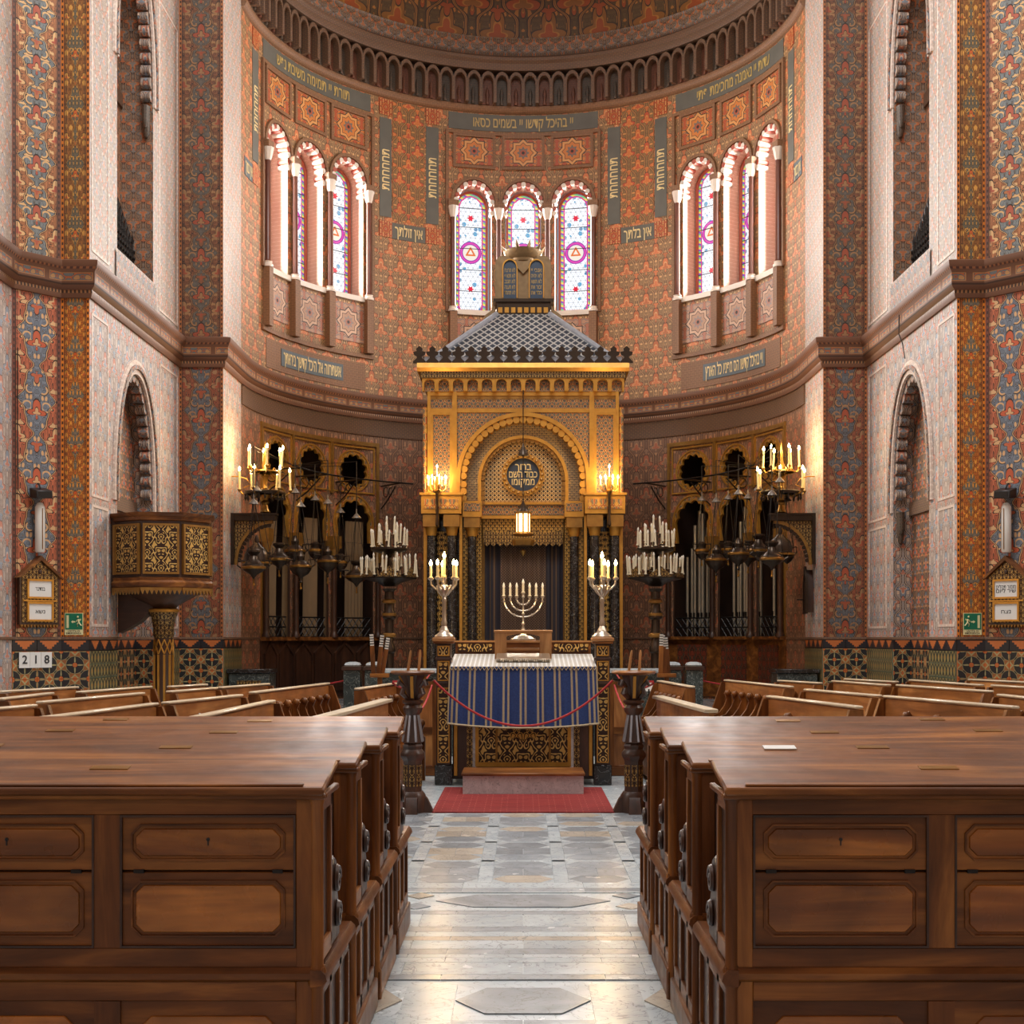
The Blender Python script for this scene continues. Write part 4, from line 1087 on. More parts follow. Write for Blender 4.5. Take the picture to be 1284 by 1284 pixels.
# roof: hipped, silver scale pattern with ridge rolls
ze, zt_ = az(452), 7.72; e0, e1, yb, yt = ax(541), ax(773), 2.2, .8; tx = .49
m = MB()
B = [(e0, -.05, ze), (e1, -.05, ze), (e1, yb, ze), (e0, yb, ze)]; T = [(-tx, yt, zt_), (tx, yt, zt_), (tx, yt+.5, zt_), (-tx, yt+.5, zt_)]
for i in range(4):
    j = (i+1) % 4; a, b, c, d = [Vector(q) for q in (B[i], B[j], T[j], T[i])]
    L = (b-a).length; H = ((c+d)/2-(a+b)/2).length; l2 = (c-d).length
    m.quad(a, b, c, d, ((-L/2, 0), (L/2, 0), (l2/2, H), (-l2/2, H)))
m.quad(*T); ap('roof', m, 'roof_scale')
for i in range(4):
    m = MB(); m.tube([B[i], T[i]], .055, 8); ap('ridge_roll', m, 'silverblue')
m = MB().box(e0-.1, e1+.1, -.14, -.06, ze-.06, ze+.04); ap('eaves_board', m, 'silverblue')
# tablets of the law on their pedestal
k2 = (YF+1.05)/F; bx = lambda p: (p-657)*k2; bz = lambda p: EYE+(HY-p)*k2
ped = ap('pedestal', MB().box(bx(624), bx(691), .8, 1.35, bz(398), bz(383)), 'bronze')
for k in range(8): part('square_boss', MB().prism([(-.04, -.05), (.04, -.05), (.04, .05), (-.04, .05)], -.02, .0), MAT['gold'], ped, loc=(bx(628.5+k*8.1), .8, bz(393)-Z0))
m = MB()
for k in range(18): m.box(bx(626+k*3.6)-.018, bx(626+k*3.6)+.018, .77, .8, bz(406.5), bz(401))
ap('reeded_band', m, 'gold'); ap('pedestal', MB().box(bx(623), bx(692), .8, 1.35, bz(410), bz(398)), 'bronze')
ap('pedestal_cap', MB().box(bx(620), bx(695), .76, 1.38, bz(383), bz(379)), 'bronze')
for s in (-1, 1):
    m = MB(); pts = [(s*bx(692), bz(410)), (s*bx(722), bz(416)), (s*bx(716), bz(408)), (s*bx(707), bz(406)), (s*bx(704), bz(398)), (s*bx(696), bz(392)), (s*bx(692), bz(385))]
    m.prism(pts, .85, 1.2); ap('scroll_volute', m, 'bronze_gilt')
m = MB()
ot = [(bx(622), bz(380)), (bx(622), bz(335))]+circ(bx(632), bz(333), r(10), 170, 75, 6)+[(0, bz(330))]+circ(bx(682), bz(333), r(10), 105, 10, 6)+[(bx(692), bz(335)), (bx(692), bz(380))]
m.prism(ot, .9, 1.2); tab = ap('tablet_frame', m, 'bronze_gilt')
for s, words in ((1, ('אנכי יי', 'לא יהיה', 'לא תשא', 'זכור את', 'כבד את')), (-1, ('לא תרצח', 'לא תנאף', 'לא תגנב', 'לא תענה', 'לא תחמד'))):
    xc = s*bx(673.5); hw = k2*9.5; o_ = [(xc-hw, bz(377)), (xc-hw, bz(338))]+circ(xc, bz(338), hw, 170, 10, 10)+[(xc+hw, bz(338)), (xc+hw, bz(377))]
    i_ = [(xc+(x-xc)*.86, z) for x, z in o_]; i_ = [(x, z-(0.02 if z > bz(340) else 0)) for x, z in i_]
    m = MB().ring(o_, i_, .84, .92, 'y', False); ap('tablet_moulding', m, 'gold')
    m = MB().prism(i_, .88, .9); tb = ap('tablet', m, plain('slate_blue_tablet', S(52, 70, 92), .4, var=.15))
    for q, wtxt in enumerate(words):
        text_part('hebrew_line', wtxt, .11, MAT['letter_dim'], tb, (xc, .876, bz(342+q*7)-Z0), width=.2, label='gilt Hebrew line')
m = MB(); N = 10; cr_ = (0, 1.05, bz(330))
m.lathe([(.24, 0), (.25, .05), (.34, .12), (.37, .2), (.35, .22), (.22, .1)], 20, cr_)
for k in range(N):
    a = 2*pi*k/N; m.tube([(cr_[0]+.32*cos(a), cr_[1]+.32*sin(a), cr_[2]+.19), (cr_[0]+.42*cos(a), cr_[1]+.42*sin(a), cr_[2]+.33)], [.05, .006], 5)
ap('crown', m, 'bronze_gilt'); ap('crown_cartouche', MB().prism([(-.14, bz(330)), (.14, bz(330)), (.1, bz(340)), (0, bz(347)), (-.1, bz(340))], .84, .9), 'bronze_gilt')
# roundel with inscription
m = MB().prism(circ(0, az(593), r(21), 0, 360, 32)[:-1], .30, .34); rd = ap('roundel', m, plain('roundel_navy', S(50, 58, 72), .5, var=.15))
m = MB().ring(circ(0, az(593), r(27), 0, 360, 32)[:-1], circ(0, az(593), r(21), 0, 360, 32)[:-1], .24, .34); ap('roundel_ring', m, 'gold')
m = MB()
for k in range(24):
    a = 2*pi*k/24; m.ball((r(24)*cos(a), .24, az(593)+r(24)*sin(a)), r(2.3), 6, 4)
ap('roundel_beading', m, 'gold_dark')
for q, (wt, wd_) in enumerate((('ברוך', .3), ('כבוד השם', .52), ('ממקומו', .42))):
    text_part('hebrew_line', wt, .18, MAT['letter'], rd, (0, .295, az(583+q*9.5)-Z0), width=wd_, label='gilt Hebrew word')
# entablature blocks, columns, jambs
for s in (-1, 1):
    q = lambda p: s*abs(ax(p))
    B_ = lambda x0, x1, y0, y1, a, b: MB().box(min(q(x0), q(x1)), max(q(x0), q(x1)), y0, y1, az(a), az(b))
    ap('entablature_block', B_(734, 784, -.18, .5, 622, 645), 'gold'); ap('block_panel', B_(738, 780, -.195, -.17, 627, 639), 'mosaic_red')
    ap('entablature_cap', B_(732, 786, -.21, .5, 619, 622), 'gold')
    ap('entablature_block', B_(709, 733, .0, .5, 628, 648), 'gold'); ap('block_panel', B_(711, 731, -.012, .01, 631, 641), 'mosaic')
    for xc, y in ((746.5, -.02), (772, -.02), (721.5, .16)):
        ap('capital_block', B_(xc-10, xc+10, y-.14, y+.14, 646, 661), 'gold_dark')
        ap('capital', MB().lathe([(r(6), az(672)), (r(7), az(668)), (r(7.5), az(663)), (r(9), az(661))], 12, (q(xc), y, 0)), 'gold')
        ap('column', MB().lathe([(r(9), .8), (r(9), .92), (r(7), 1.0), (r(6.3), 1.1), (r(5.6), az(672))], 14, (q(xc), y, 0)), 'marble_black')
    for x0, x1 in ((777, 782), (733.5, 737)): ap('gilt_strip', B_(x0, x1, .02, .2, 646, 850), 'gold')
    ap('perforated_jamb', B_(710, 718, .3, .42, 648, 850), 'fil_fine'); ap('perforated_jamb', B_(727.5, 733, .22, .5, 660, 850), 'fil_fine')
    ap('perforated_screen', B_(753, 766, .3, .36, 665, 850), 'fil_gold'); ap('dark_backing', B_(718, 777, .42, .5, 646, 850), 'marble_black')
ap('lintel_panel', MB().box(ax(605), ax(709), .28, .42, az(644), az(631)), 'mosaic'); ap('lintel_bar', MB().box(ax(603), ax(711), .22, .42, az(649), az(645)), 'gold'); ap('lintel_bar', MB().box(ax(603), ax(711), .22, .42, az(631), az(628)), 'gold')
ap('pierced_transom', MB().box(ax(606), ax(708), .34, .42, az(672), az(648)), 'fil_fine')
m = MB(); top = [(ax(607), az(664)), (ax(630), az(667)), (ax(645), az(662)), (ax(657), az(655)), (ax(669), az(662)), (ax(684), az(667)), (ax(707), az(664))]
bot = []
for k in range(25):
    x = 707-k*100/24; bot.append((ax(x), az(684 if k % 2 else 680)))
m.prism(top+bot, .24, .32); ap('scalloped_pelmet', m, 'fil_dark')
# curtain in the opening (gentle folds)
m = MB(); N = 40
for k in range(N):
    f = lambda i: (ax(608)+(ax(708)-ax(608))*i/N, .48+.02*sin(i*1.3))
    (x0, y0), (x1, y1) = f(k), f(k+1); m.quad((x0, y0, .8), (x1, y1, .8), (x1, y1, az(672)), (x0, y0, az(672)), ((x0, .8), (x1, .8), (x1, 3.5), (x0, 3.5)))
ap('ark_curtain', m, 'parochet', fix=False, label='dark brown woven ark curtain with navy edge stripes')
# ---- hanging eternal lamp in front of the arch
YL = YF-.6; KL = YL/F
lz = lambda py: EYE+(HY-py)*KL
el = thing('eternal_lamp', 'small pointed metal lantern with glowing amber panes hanging before the ark arch', 'lamp', (0, YL, lz(700)))
Lz = lambda py: lz(py)-lz(700)
part('chain', MB().tube([(0, 0, Lz(634)), (0, 0, Lz(490))], .009, 5), MAT['iron'], el)
part('hook', MB().tube([(0, 0, Lz(490)), (0, .3, Lz(488)), (0, .5, Lz(488))], .014, 5), MAT['iron'], el)
part('upper_bell', MB().lathe([(.1, 0), (.085, .06), (.04, .12), (.015, .2), (0, .26)], 10, (0, 0, Lz(571))), MAT['bronze'], el)
part('roof', MB().lathe([(.13, 0), (.1, .04), (.07, .1), (.03, .17), (0, .25)], 8, (0, 0, Lz(643))), MAT['bronze'], el)
part('glass_body', MB().lathe([(.11, 0), (.12, .05), (.12, .36), (.11, .38)], 8, (0, 0, Lz(669))), MAT['lamp_glow'], el)
m = MB()
for k in range(8):
    a = 2*pi*k/8; m.tube([(.125*cos(a), .125*sin(a), Lz(669)), (.125*cos(a), .125*sin(a), Lz(643))], .014, 4)
m.lathe([(.15, 0), (.15, .03), (.13, .04)], 8, (0, 0, Lz(643)-.02)); m.lathe([(.16, 0), (.19, .03), (.15, .06), (.13, .07)], 8, (0, 0, Lz(672)))
part('frame', m, MAT['gold_dark'], el)
part('base', MB().lathe([(.17, 0), (.2, .06), (.2, .1), (.16, .12)], 8, (0, 0, Lz(684))), MAT['gold_dark'], el)
part('pendant', MB().lathe([(0, 0), (.03, .05), (.06, .1), (.02, .13)], 6, (0, 0, Lz(698))), MAT['brass'], el)
# ---- bracket candelabra on the ark pilasters
def flame(parent, p, h, lit=True, rr=.014):
    return part('bulb', MB().lathe([(rr*.6, 0), (rr*1.15, h*.3), (rr*.7, h*.7), (0, h)], 8, p), MAT['flame' if lit else 'bulb_off'], parent)
def point(parent, p, w, rad=.06, col=(1, .66, .28)):
    l = bpy.data.lights.new('candle_light', 'POINT'); l.energy = w; l.color = col; l.shadow_soft_size = rad
    o = link('candle_light', l, parent, p); return o
def candle(parent, p, h, r_=.014, lit=True, bh=.07, tilt=None):
    c_ = part('candle', MB().lathe([(r_*1.5, -.015), (r_*1.6, 0), (r_, .004), (r_, h)], 8), MAT['candle_lit' if lit else 'candle'], parent, loc=p, rot=tilt)
    flame(c_, (0, 0, h), bh, lit, r_*1.05); return c_
for s, nm in ((-1, 'left'), (1, 'right')):
    YB = YF-.35; KB = YB/F; xq = s*(765-657)*KB; zq = lambda p: EYE+(HY-p)*KB
    t = thing('ark_bracket_candelabra', 'small lit brass candelabra fixed to the %s pilaster of the ark' % nm, 'candelabra', (xq, YB, zq(640)), 0, 'candelabra on the ark front')
    part('wall_arm', MB().tube([(0, .34, .1), (0, .2, .0), (0, .05, .05), (0, 0, .2), (0, 0, .38)], .022, 6), MAT['bronze'], t)
    part('drop', MB().lathe([(0, -.3), (.035, -.26), (.02, -.1), (.03, 0), (.02, .1)], 8), MAT['bronze'], t)
    part('stem', MB().lathe([(.03, .3), (.05, .34), (.03, .4), (.045, .46), (.02, .56), (.03, .6)], 8), MAT['brass'], t)
    for k in range(8):
        a = 2*pi*k/8+.3; rr2 = .17; p = (rr2*cos(a), rr2*sin(a), .46)
        part('branch', MB().tube([(.02*cos(a), .02*sin(a), .38), (.1*cos(a), .1*sin(a), .34), (.16*cos(a), .16*sin(a), .39), p], .01, 5), MAT['brass'], t)
        candle(t, p, .11, .011, True, .06)
    candle(t, (0, 0, .6), .16, .012, True, .07)
    point(t, (0, -.22, .62), 42, .08)
# ------------------------------------------------------------ reading desk and the things round it
YB = 15.24; KB = YB/F
bxp = lambda p: (p-657.5)*KB
bzp = lambda p, Y=YB: EYE+(HY-p)*Y/F
solo('red_carpet', MB().box(-.86, .86, 12.78, 14.9, .0, .012), MAT['carpet'], 'thin red patterned carpet runner lying before the reading desk', 'carpet')
t = thing('marble_step', 'low veined marble step with brown polished top before the reading desk', 'step', (0, 14.24, .012))
part('riser_block', MB().box(-.635, .635, 0, .62, 0, .19), MAT['marble_rose'], t); part('tread', MB().box(-.65, .65, -.02, .64, .19, .22), MAT['walnut_x'], t, bevel=.006)
DK = thing('reading_desk', 'carved wooden reading desk with gilt arabesque panels between two square pillars', 'desk', (0, YB, 0))
for s in (-1, 1):
    x = s*.895; b = lambda w, z0, z1, d=None: MB().box(x-w, x+w, -(d or w)+.09, (d or w)+.09, z0, z1)
    p = part('pillar', b(.082, .22, 1.585), MAT['dark_wood_z'], DK, bevel=.006)
    part('pillar_base', b(.1, 0, .22), MAT['marble_black'], DK, bevel=.006)
    part('pillar_neck', b(.095, 1.13, 1.16), MAT['dark_wood_z'], DK, bevel=.004); part('pillar_neck', b(.095, 1.4, 1.43), MAT['dark_wood_z'], DK, bevel=.004)
    part('pillar_cap', b(.115, 1.585, 1.61), MAT['walnut_x'], DK, bevel=.006); part('pillar_cap', b(.125, 1.61, 1.655), MAT['oak_x'], DK, bevel=.008)
    for z0, z1, w in ((.26, 1.08, .055), (1.18, 1.38, .055), (1.46, 1.55, .055)):
        part('gilt_panel', MB().box(x-w, x+w, -.001, .02, z0, z1), MAT['fil_panel'], p)
        part('gilt_panel_frame', MB().ring([(x-w-.012, z0-.012), (x+w+.012, z0-.012), (x+w+.012, z1+.012), (x-w-.012, z1+.012)], [(x-w, z0), (x+w, z0), (x+w, z1), (x-w, z1)], -.006, .02), MAT['gold'], p)
    for xx, w, mt in ((.76, .018, 'gold'), (.70, .035, 'dark_wood_z'), (.655, .02, 'dark_wood_z'), (.62, .05, 'fil_dark'), (.55, .02, 'marble_rose')):
        part('pier_strip', MB().box(s*xx-w, s*xx+w, .02+.05*(.8-xx), .2, .1, 1.2), MAT[mt], DK)
part('front_panel', MB().box(-.53, .53, .06, .12, .2, 1.25), MAT['fil_panel'], DK)
part('front_panel_frame', MB().ring([(-.54, .2), (.54, .2), (.54, 1.25), (-.54, 1.25)], [(-.5, .25), (.5, .25), (.5, 1.2), (-.5, 1.2)], .03, .08), MAT['gold'], DK)
for s in (-1, 1): part('panel_divider', MB().box(s*.3-.012, s*.3+.012, .04, .08, .25, 1.2), MAT['gold_dark'], DK)
part('panel_boss', MB().prism([(.2*cos(2*pi*k/8), .62+.13*sin(2*pi*k/8)) for k in range(8)], .045, .08), MAT['fil_gold'], DK)
part('carcass', MB().box(-.8, .8, .14, 1.0, .05, 1.25), MAT['dark_wood_x'], DK)
m = MB().hexa([(-.8, -.2, 1.29), (.8, -.2, 1.29), (.8, .76, 1.42), (-.8, .76, 1.42), (-.8, -.2, 1.325), (.8, -.2, 1.325), (.8, .76, 1.455), (-.8, .76, 1.455)]); part('desk_top', m, MAT['walnut_x'], DK)
part('back_rail', MB().box(-.8, .8, .8, 1.0, 1.25, 1.6), MAT['walnut_x'], DK, bevel=.006)
for s in (-1, 1): part('back_rail_frieze', MB().box(s*.36 if s > 0 else -.77, .77 if s > 0 else -.36, .785, .81, 1.49, 1.58), MAT['fil_panel'], DK)
part('back_rail_coping', MB().box(-.82, .82, .78, 1.02, 1.6, 1.62), MAT['oak_x'], DK)
# blue cloth: top sheet and hanging front with a shallow bow
cl = thing('desk_cloth', 'deep blue cloth with tan double stripes draped over the reading desk', 'cloth', (0, YB, 0))
N = 72; hw = .81
def fy(x): return -.235-.10*max(0, 1-(x/hw)**2)
m = MB(); m2 = MB()
def hang(k, q):
    x = -hw+2*hw*k/N; zt = 1.335; drop = .64+.045*(1-(x/hw)**2); y = fy(x)-.02*q+.012*sin(x*38)*q+.006*sin(x*91+1)*q
    return (x*(1+.03*q), y, zt-drop*q), (x, -q*drop)
for k in range(N):
    for q in range(6):
        a, b, c, d = hang(k, q/6), hang(k+1, q/6), hang(k+1, (q+1)/6), hang(k, (q+1)/6)
        m.quad(a[0], d[0], c[0], b[0], (a[1], d[1], c[1], b[1]))
    a, b = hang(k, 0)[0], hang(k+1, 0)[0]
    c, d = (b[0], .74, 1.462), (a[0], .74, 1.462)
    m2.quad(a, b, c, d, ((a[0], 0), (b[0], 0), (b[0], 1), (a[0], 1)))
part('cloth_front', m, MAT['cloth_blue'], cl, fix=False); part('cloth_top', m2, MAT['cloth_top'], cl, fix=False)
m = MB()
zz = [(hang(k, 0)[0][0], hang(k, 0)[0][1]-.006, 1.33-(.035 if k % 2 else 0)) for k in range(N+1)]; m.tube(zz, .006, 4)
part('zigzag_braid', m, MAT['lace'], cl)
m = MB(); m.tube([Vector(hang(k, 1)[0])+Vector((0, -.003, .012)) for k in range(N+1)], .011, 5)
for k in (0, N): m.tube([Vector(hang(k, q/6)[0])+Vector((0, -.003, 0)) for q in range(7)], .009, 5)
part('hem_braid', m, MAT['lace'], cl)
# bookstand, silver tray
def on_top(y): return 1.462-.13*(.74-y)/.96+.004
t = thing('bookstand', 'pale oak bookstand with open slatted back on the blue cloth', 'bookstand', (0, YB+.3, on_top(.3))); t.rotation_euler.x = R(7.7)
o = [(-.325, 0), (.325, 0), (.325, .335), (-.325, .335)]
for s in (-1, 1): part('side_board', MB().box(s*.325, s*.19, 0, .025, .02, .31), MAT['oak_z'], t, bevel=.004)
part('top_rail', MB().box(-.335, .335, -.005, .03, .31, .335), MAT['oak_x'], t, bevel=.004)
m = MB().prism([(-.19, .31)]+[(-.19+.38*k/12, .265+.03*sin(pi*k/12)) for k in range(13)]+[(.19, .31)], .004, .02); part('arched_rail', m, MAT['oak_x'], t)
for z in (.1, .19): part('slat', MB().box(-.19, .19, .02, .035, z, z+.025), MAT['oak_x'], t)
part('bottom_rail', MB().box(-.325, .325, 0, .03, 0, .03), MAT['oak_x'], t); part('book_ledge', MB().box(-.3, .3, .03, .16, .02, .04), MAT['oak_x'], t)
for s in (-1, 1): part('back_strut', MB().hexa([(s*.3-.01, .02, .02), (s*.3+.01, .02, .02), (s*.3+.01, .2, .04), (s*.3-.01, .2, .04), (s*.3-.01, .02, .3), (s*.3+.01, .02, .3), (s*.3+.01, .05, .3), (s*.3-.01, .05, .3)]), MAT['oak_z'], t)
t = thing('silver_book_rest', 'embossed silver book rest lying in front of the oak bookstand', 'book rest', (0, YB+.02, on_top(.02))); t.rotation_euler.x = R(7.7)
part('plate', MB().hexa([(-.3, 0, 0), (.3, 0, 0), (.3, .2, .03), (-.3, .2, .03), (-.31, -.02, .05), (.31, -.02, .05), (.3, .2, .085), (-.3, .2, .085)]), MAT['silver'], t, bevel=.008)
m = MB()
for k in range(25): m.ball((-.3+k*.025, -.022, .035+.01*sin(k*1.7)), .014, 6, 4)
part('embossed_border', m, MAT['silver'], t)
# menorah
t = thing('menorah', 'seven-branched silver menorah with unlit candle bulbs behind the bookstand', 'menorah', (0, YB+.9, 1.62))
sp = .077; zc = .5
part('base', MB().lathe([(.15, 0), (.15, .02), (.12, .035), (.1, .05), (.045, .065), (.03, .1), (.022, .14)], 8), MAT['silver'], t)
part('stem', MB().lathe([(.02, .14), (.012, .18), (.022, .2), (.012, .22), (.011, .3), (.02, .32), (.011, .34), (.011, .5), (.02, .52), (.011, .54), (.022, .57)], 10), MAT['silver'], t)
for k in (1, 2, 3):
    rr2 = sp*k
    for s in (-1, 1):
        pts = [(s*rr2*sin(a), 0, zc-rr2*.95*cos(a)+(0 if k < 3 else 0)) for a in [pi/2*i/10 for i in range(11)]]
        br = part('branch', MB().tube(pts, .009, 6), MAT['silver'], t)
        m = MB()
        for i in (3, 6, 9): m.ball(pts[i], .015, 6, 4)
        m.lathe([(.01, 0), (.022, .015), (.022, .03)], 8, (s*rr2, 0, zc)); part('knop', m, MAT['silver'], br)
        candle(t, (s*rr2, 0, zc+.035), .085, .014, False, .075)
candle(t, (0, 0, .58), .085, .014, False, .075)
# lit candlesticks on the two pillars
for s, nm, rot in ((-1, 'left', .2), (1, 'right', .75)):
    t = thing('candlestick', 'tall white metal candlestick with lit candles on the %s desk pillar' % nm, 'candlestick', (s*.893, YB+.1, 1.655), rot, 'candlesticks on the reading desk')
    part('base', MB().lathe([(.11, 0), (.115, .015), (.1, .03), (.06, .06), (.05, .09), (.03, .13)], 8), MAT['silver'], t)
    part('stem', MB().lathe([(.03, .13), (.035, .17), (.025, .2), (.024, .4), (.03, .42), (.02, .45), (.05, .5), (.065, .54), (.05, .57), (.02, .6), (.025, .66), (.04, .68)], 8), MAT['silver'], t)
    m = MB()
    for k in range(10):
        a = 2*pi*k/10; m.tube([(.03*cos(a), .03*sin(a), .48), (.07*cos(a), .07*sin(a), .53), (.085*cos(a), .085*sin(a), .58), (.075*cos(a), .075*sin(a), .6)], [.012, .016, .012, .003], 5)
    part('leaf_collar', m, MAT['silver'], t)
    for k in range(5):
        a = 2*pi*k/5+.3; p = (.155*cos(a), .155*sin(a), .665)
        part('branch', MB().tube([(.03*cos(a), .03*sin(a), .52), (.1*cos(a), .1*sin(a), .55), (.15*cos(a), .15*sin(a), .6), p], .012, 6), MAT['silver'], t)
        part('drip_pan', MB().lathe([(.015, -.02), (.035, 0), (.035, .012)], 10, p), MAT['silver'], t); candle(t, (p[0], p[1], p[2]+.02), .13, .015, True, .07)
    candle(t, (0, 0, .7), .2, .016, True, .075)
    point(t, (0, 0, .98), 18, .07)
# carved rope posts
def rope_post(s, nm):
    t = thing('rope_post', 'carved octagonal wooden post with gilt panels and flared capital, %s of the carpet' % nm, 'post', (s*1.047, 12.85, 0), 0, 'rope posts before the reading desk')
    m = MB().lathe([(.13, 0), (.13, .16), (.1, .2)], 8, ang0=pi/8)
    for k in range(4):
        a = pi/2*k; m.M = Matrix.Rotation(a, 4, 'Z'); m.hexa([(.08, -.06, 0), (.2, -.06, 0), (.2, .06, 0), (.08, .06, 0), (.08, -.06, .19), (.14, -.05, .13), (.14, .05, .13), (.08, .06, .19)]); m.M = None
    part('foot', m, MAT['dark_wood_z'], t)
    sh = part('lower_shaft', MB().lathe([(.095, .19), (.09, .22), (.09, .48), (.1, .5)], 8, ang0=pi/8), MAT['dark_wood_z'], t)
    for k in range(8):
        a = pi/4*k; part('gilt_inlay', MB().box(-.025, .025, -.088, -.082, .25, .45), MAT['fil_dark'], sh, rot=(0, 0, a))
    part('collar', MB().lathe([(.1, .5), (.12, .53), (.12, .56), (.09, .6), (.1, .63), (.08, .66)], 8, ang0=pi/8), MAT['dark_wood_z'], t)
    part('tapered_shaft', MB().lathe([(.1, .66), (.055, .92)], 8, ang0=pi/8), MAT['dark_wood_z'], t)
    for k in range(8):
        a = pi/4*k+pi/8; m = MB().tube([(.1*cos(a), .1*sin(a), .67), (.056*cos(a), .056*sin(a), .92)], .014, 5); part('silvered_edge', m, MAT['silverblue'], t)
    part('ring', MB().lathe([(.06, .92), (.085, .95), (.095, .99), (.075, 1.02), (.1, 1.04), (.1, 1.06), (.06, 1.07)], 12), MAT['dark_wood_z'], t)
    part('capital', MB().lathe([(.055, 1.07), (.06, 1.12), (.1, 1.25), (.13, 1.3)], 8, ang0=pi/8), MAT['dark_wood_z'], t)
    for k in range(4):
        a = pi/2*k; part('gilt_rib', MB().hexa([(-.014, -.066, 1.08), (.014, -.066, 1.08), (.014, -.04, 1.08), (-.014, -.04, 1.08), (-.014, -.135, 1.29), (.014, -.135, 1.29), (.014, -.1, 1.29), (-.014, -.1, 1.29)]), MAT['gold'], t, rot=(0, 0, a))
        a2 = a+pi/4; c_, s2 = cos(a2), sin(a2)
        part('leaf_scroll', MB().tube([(.07*c_, .07*s2, 1.08), (.13*c_, .13*s2, 1.13), (.11*c_, .11*s2, 1.19), (.17*c_, .17*s2, 1.24), (.19*c_, .19*s2, 1.2)], [.02, .028, .02, .026, .012], 6), MAT['dark_wood_z'], t)
    part('top_plate', MB().lathe([(.13, 1.3), (.2, 1.31), (.215, 1.325), (.2, 1.34)], 24), MAT['walnut_x'], t)
    for dx, dy in ((-.045, 0), (.055, .03)): part('peg', MB().lathe([(.014, 0), (.012, .17), (.006, .2)], 8), MAT['oak_z'], t, loc=(dx*1.0, dy, 1.338), rot=(0, R(4)*(1 if dx > 0 else 2), 0))
    part('rope_hook', MB().tube([(-s*.13, -.05, 1.25), (-s*.18, -.06, 1.25), (-s*.2, -.06, 1.27)], .012, 6), MAT['bronze'], t)
    return t
rope_post(-1, 'left'); rope_post(1, 'right')
def swag(name, a, b, sag, label, r_=.011):
    a, b = Vector(a), Vector(b); n = 28
    pts = [a.lerp(b, k/n)-Vector((0, 0, sag*4*(k/n)*(1-k/n))) for k in range(n+1)]
    o = solo(name, MB().tube(pts, r_, 7), MAT['rope'], label, 'rope', group='red barrier ropes'); return o
swag('barrier_rope', (-.845, 12.79, 1.25), (.845, 12.79, 1.25), .43, 'long red barrier rope sagging across the front of the blue cloth')
swag('barrier_rope', (-1.02, 15.17, 1.12), (-1.1, 12.97, .93), .12, 'short red rope looping from the left post towards the desk')
swag('barrier_rope', (1.02, 15.17, 1.12), (1.1, 12.97, .93), .12, 'short red rope looping from the right post towards the desk')
for s, nm in ((-1, 'left'), (1, 'right')):
    swag('barrier_rope', (s*1.24, 12.9, 1.22), (s*1.3, 18.93, 1.15), .12, 'red rope running from the %s post back to the marble pedestals' % nm)
    swag('barrier_rope', (s*2.52, 19.1, 1.05), (s*5.55, 20.2, 1.0), .15, 'red rope hung between the %s marble pedestals and the side wall' % nm)
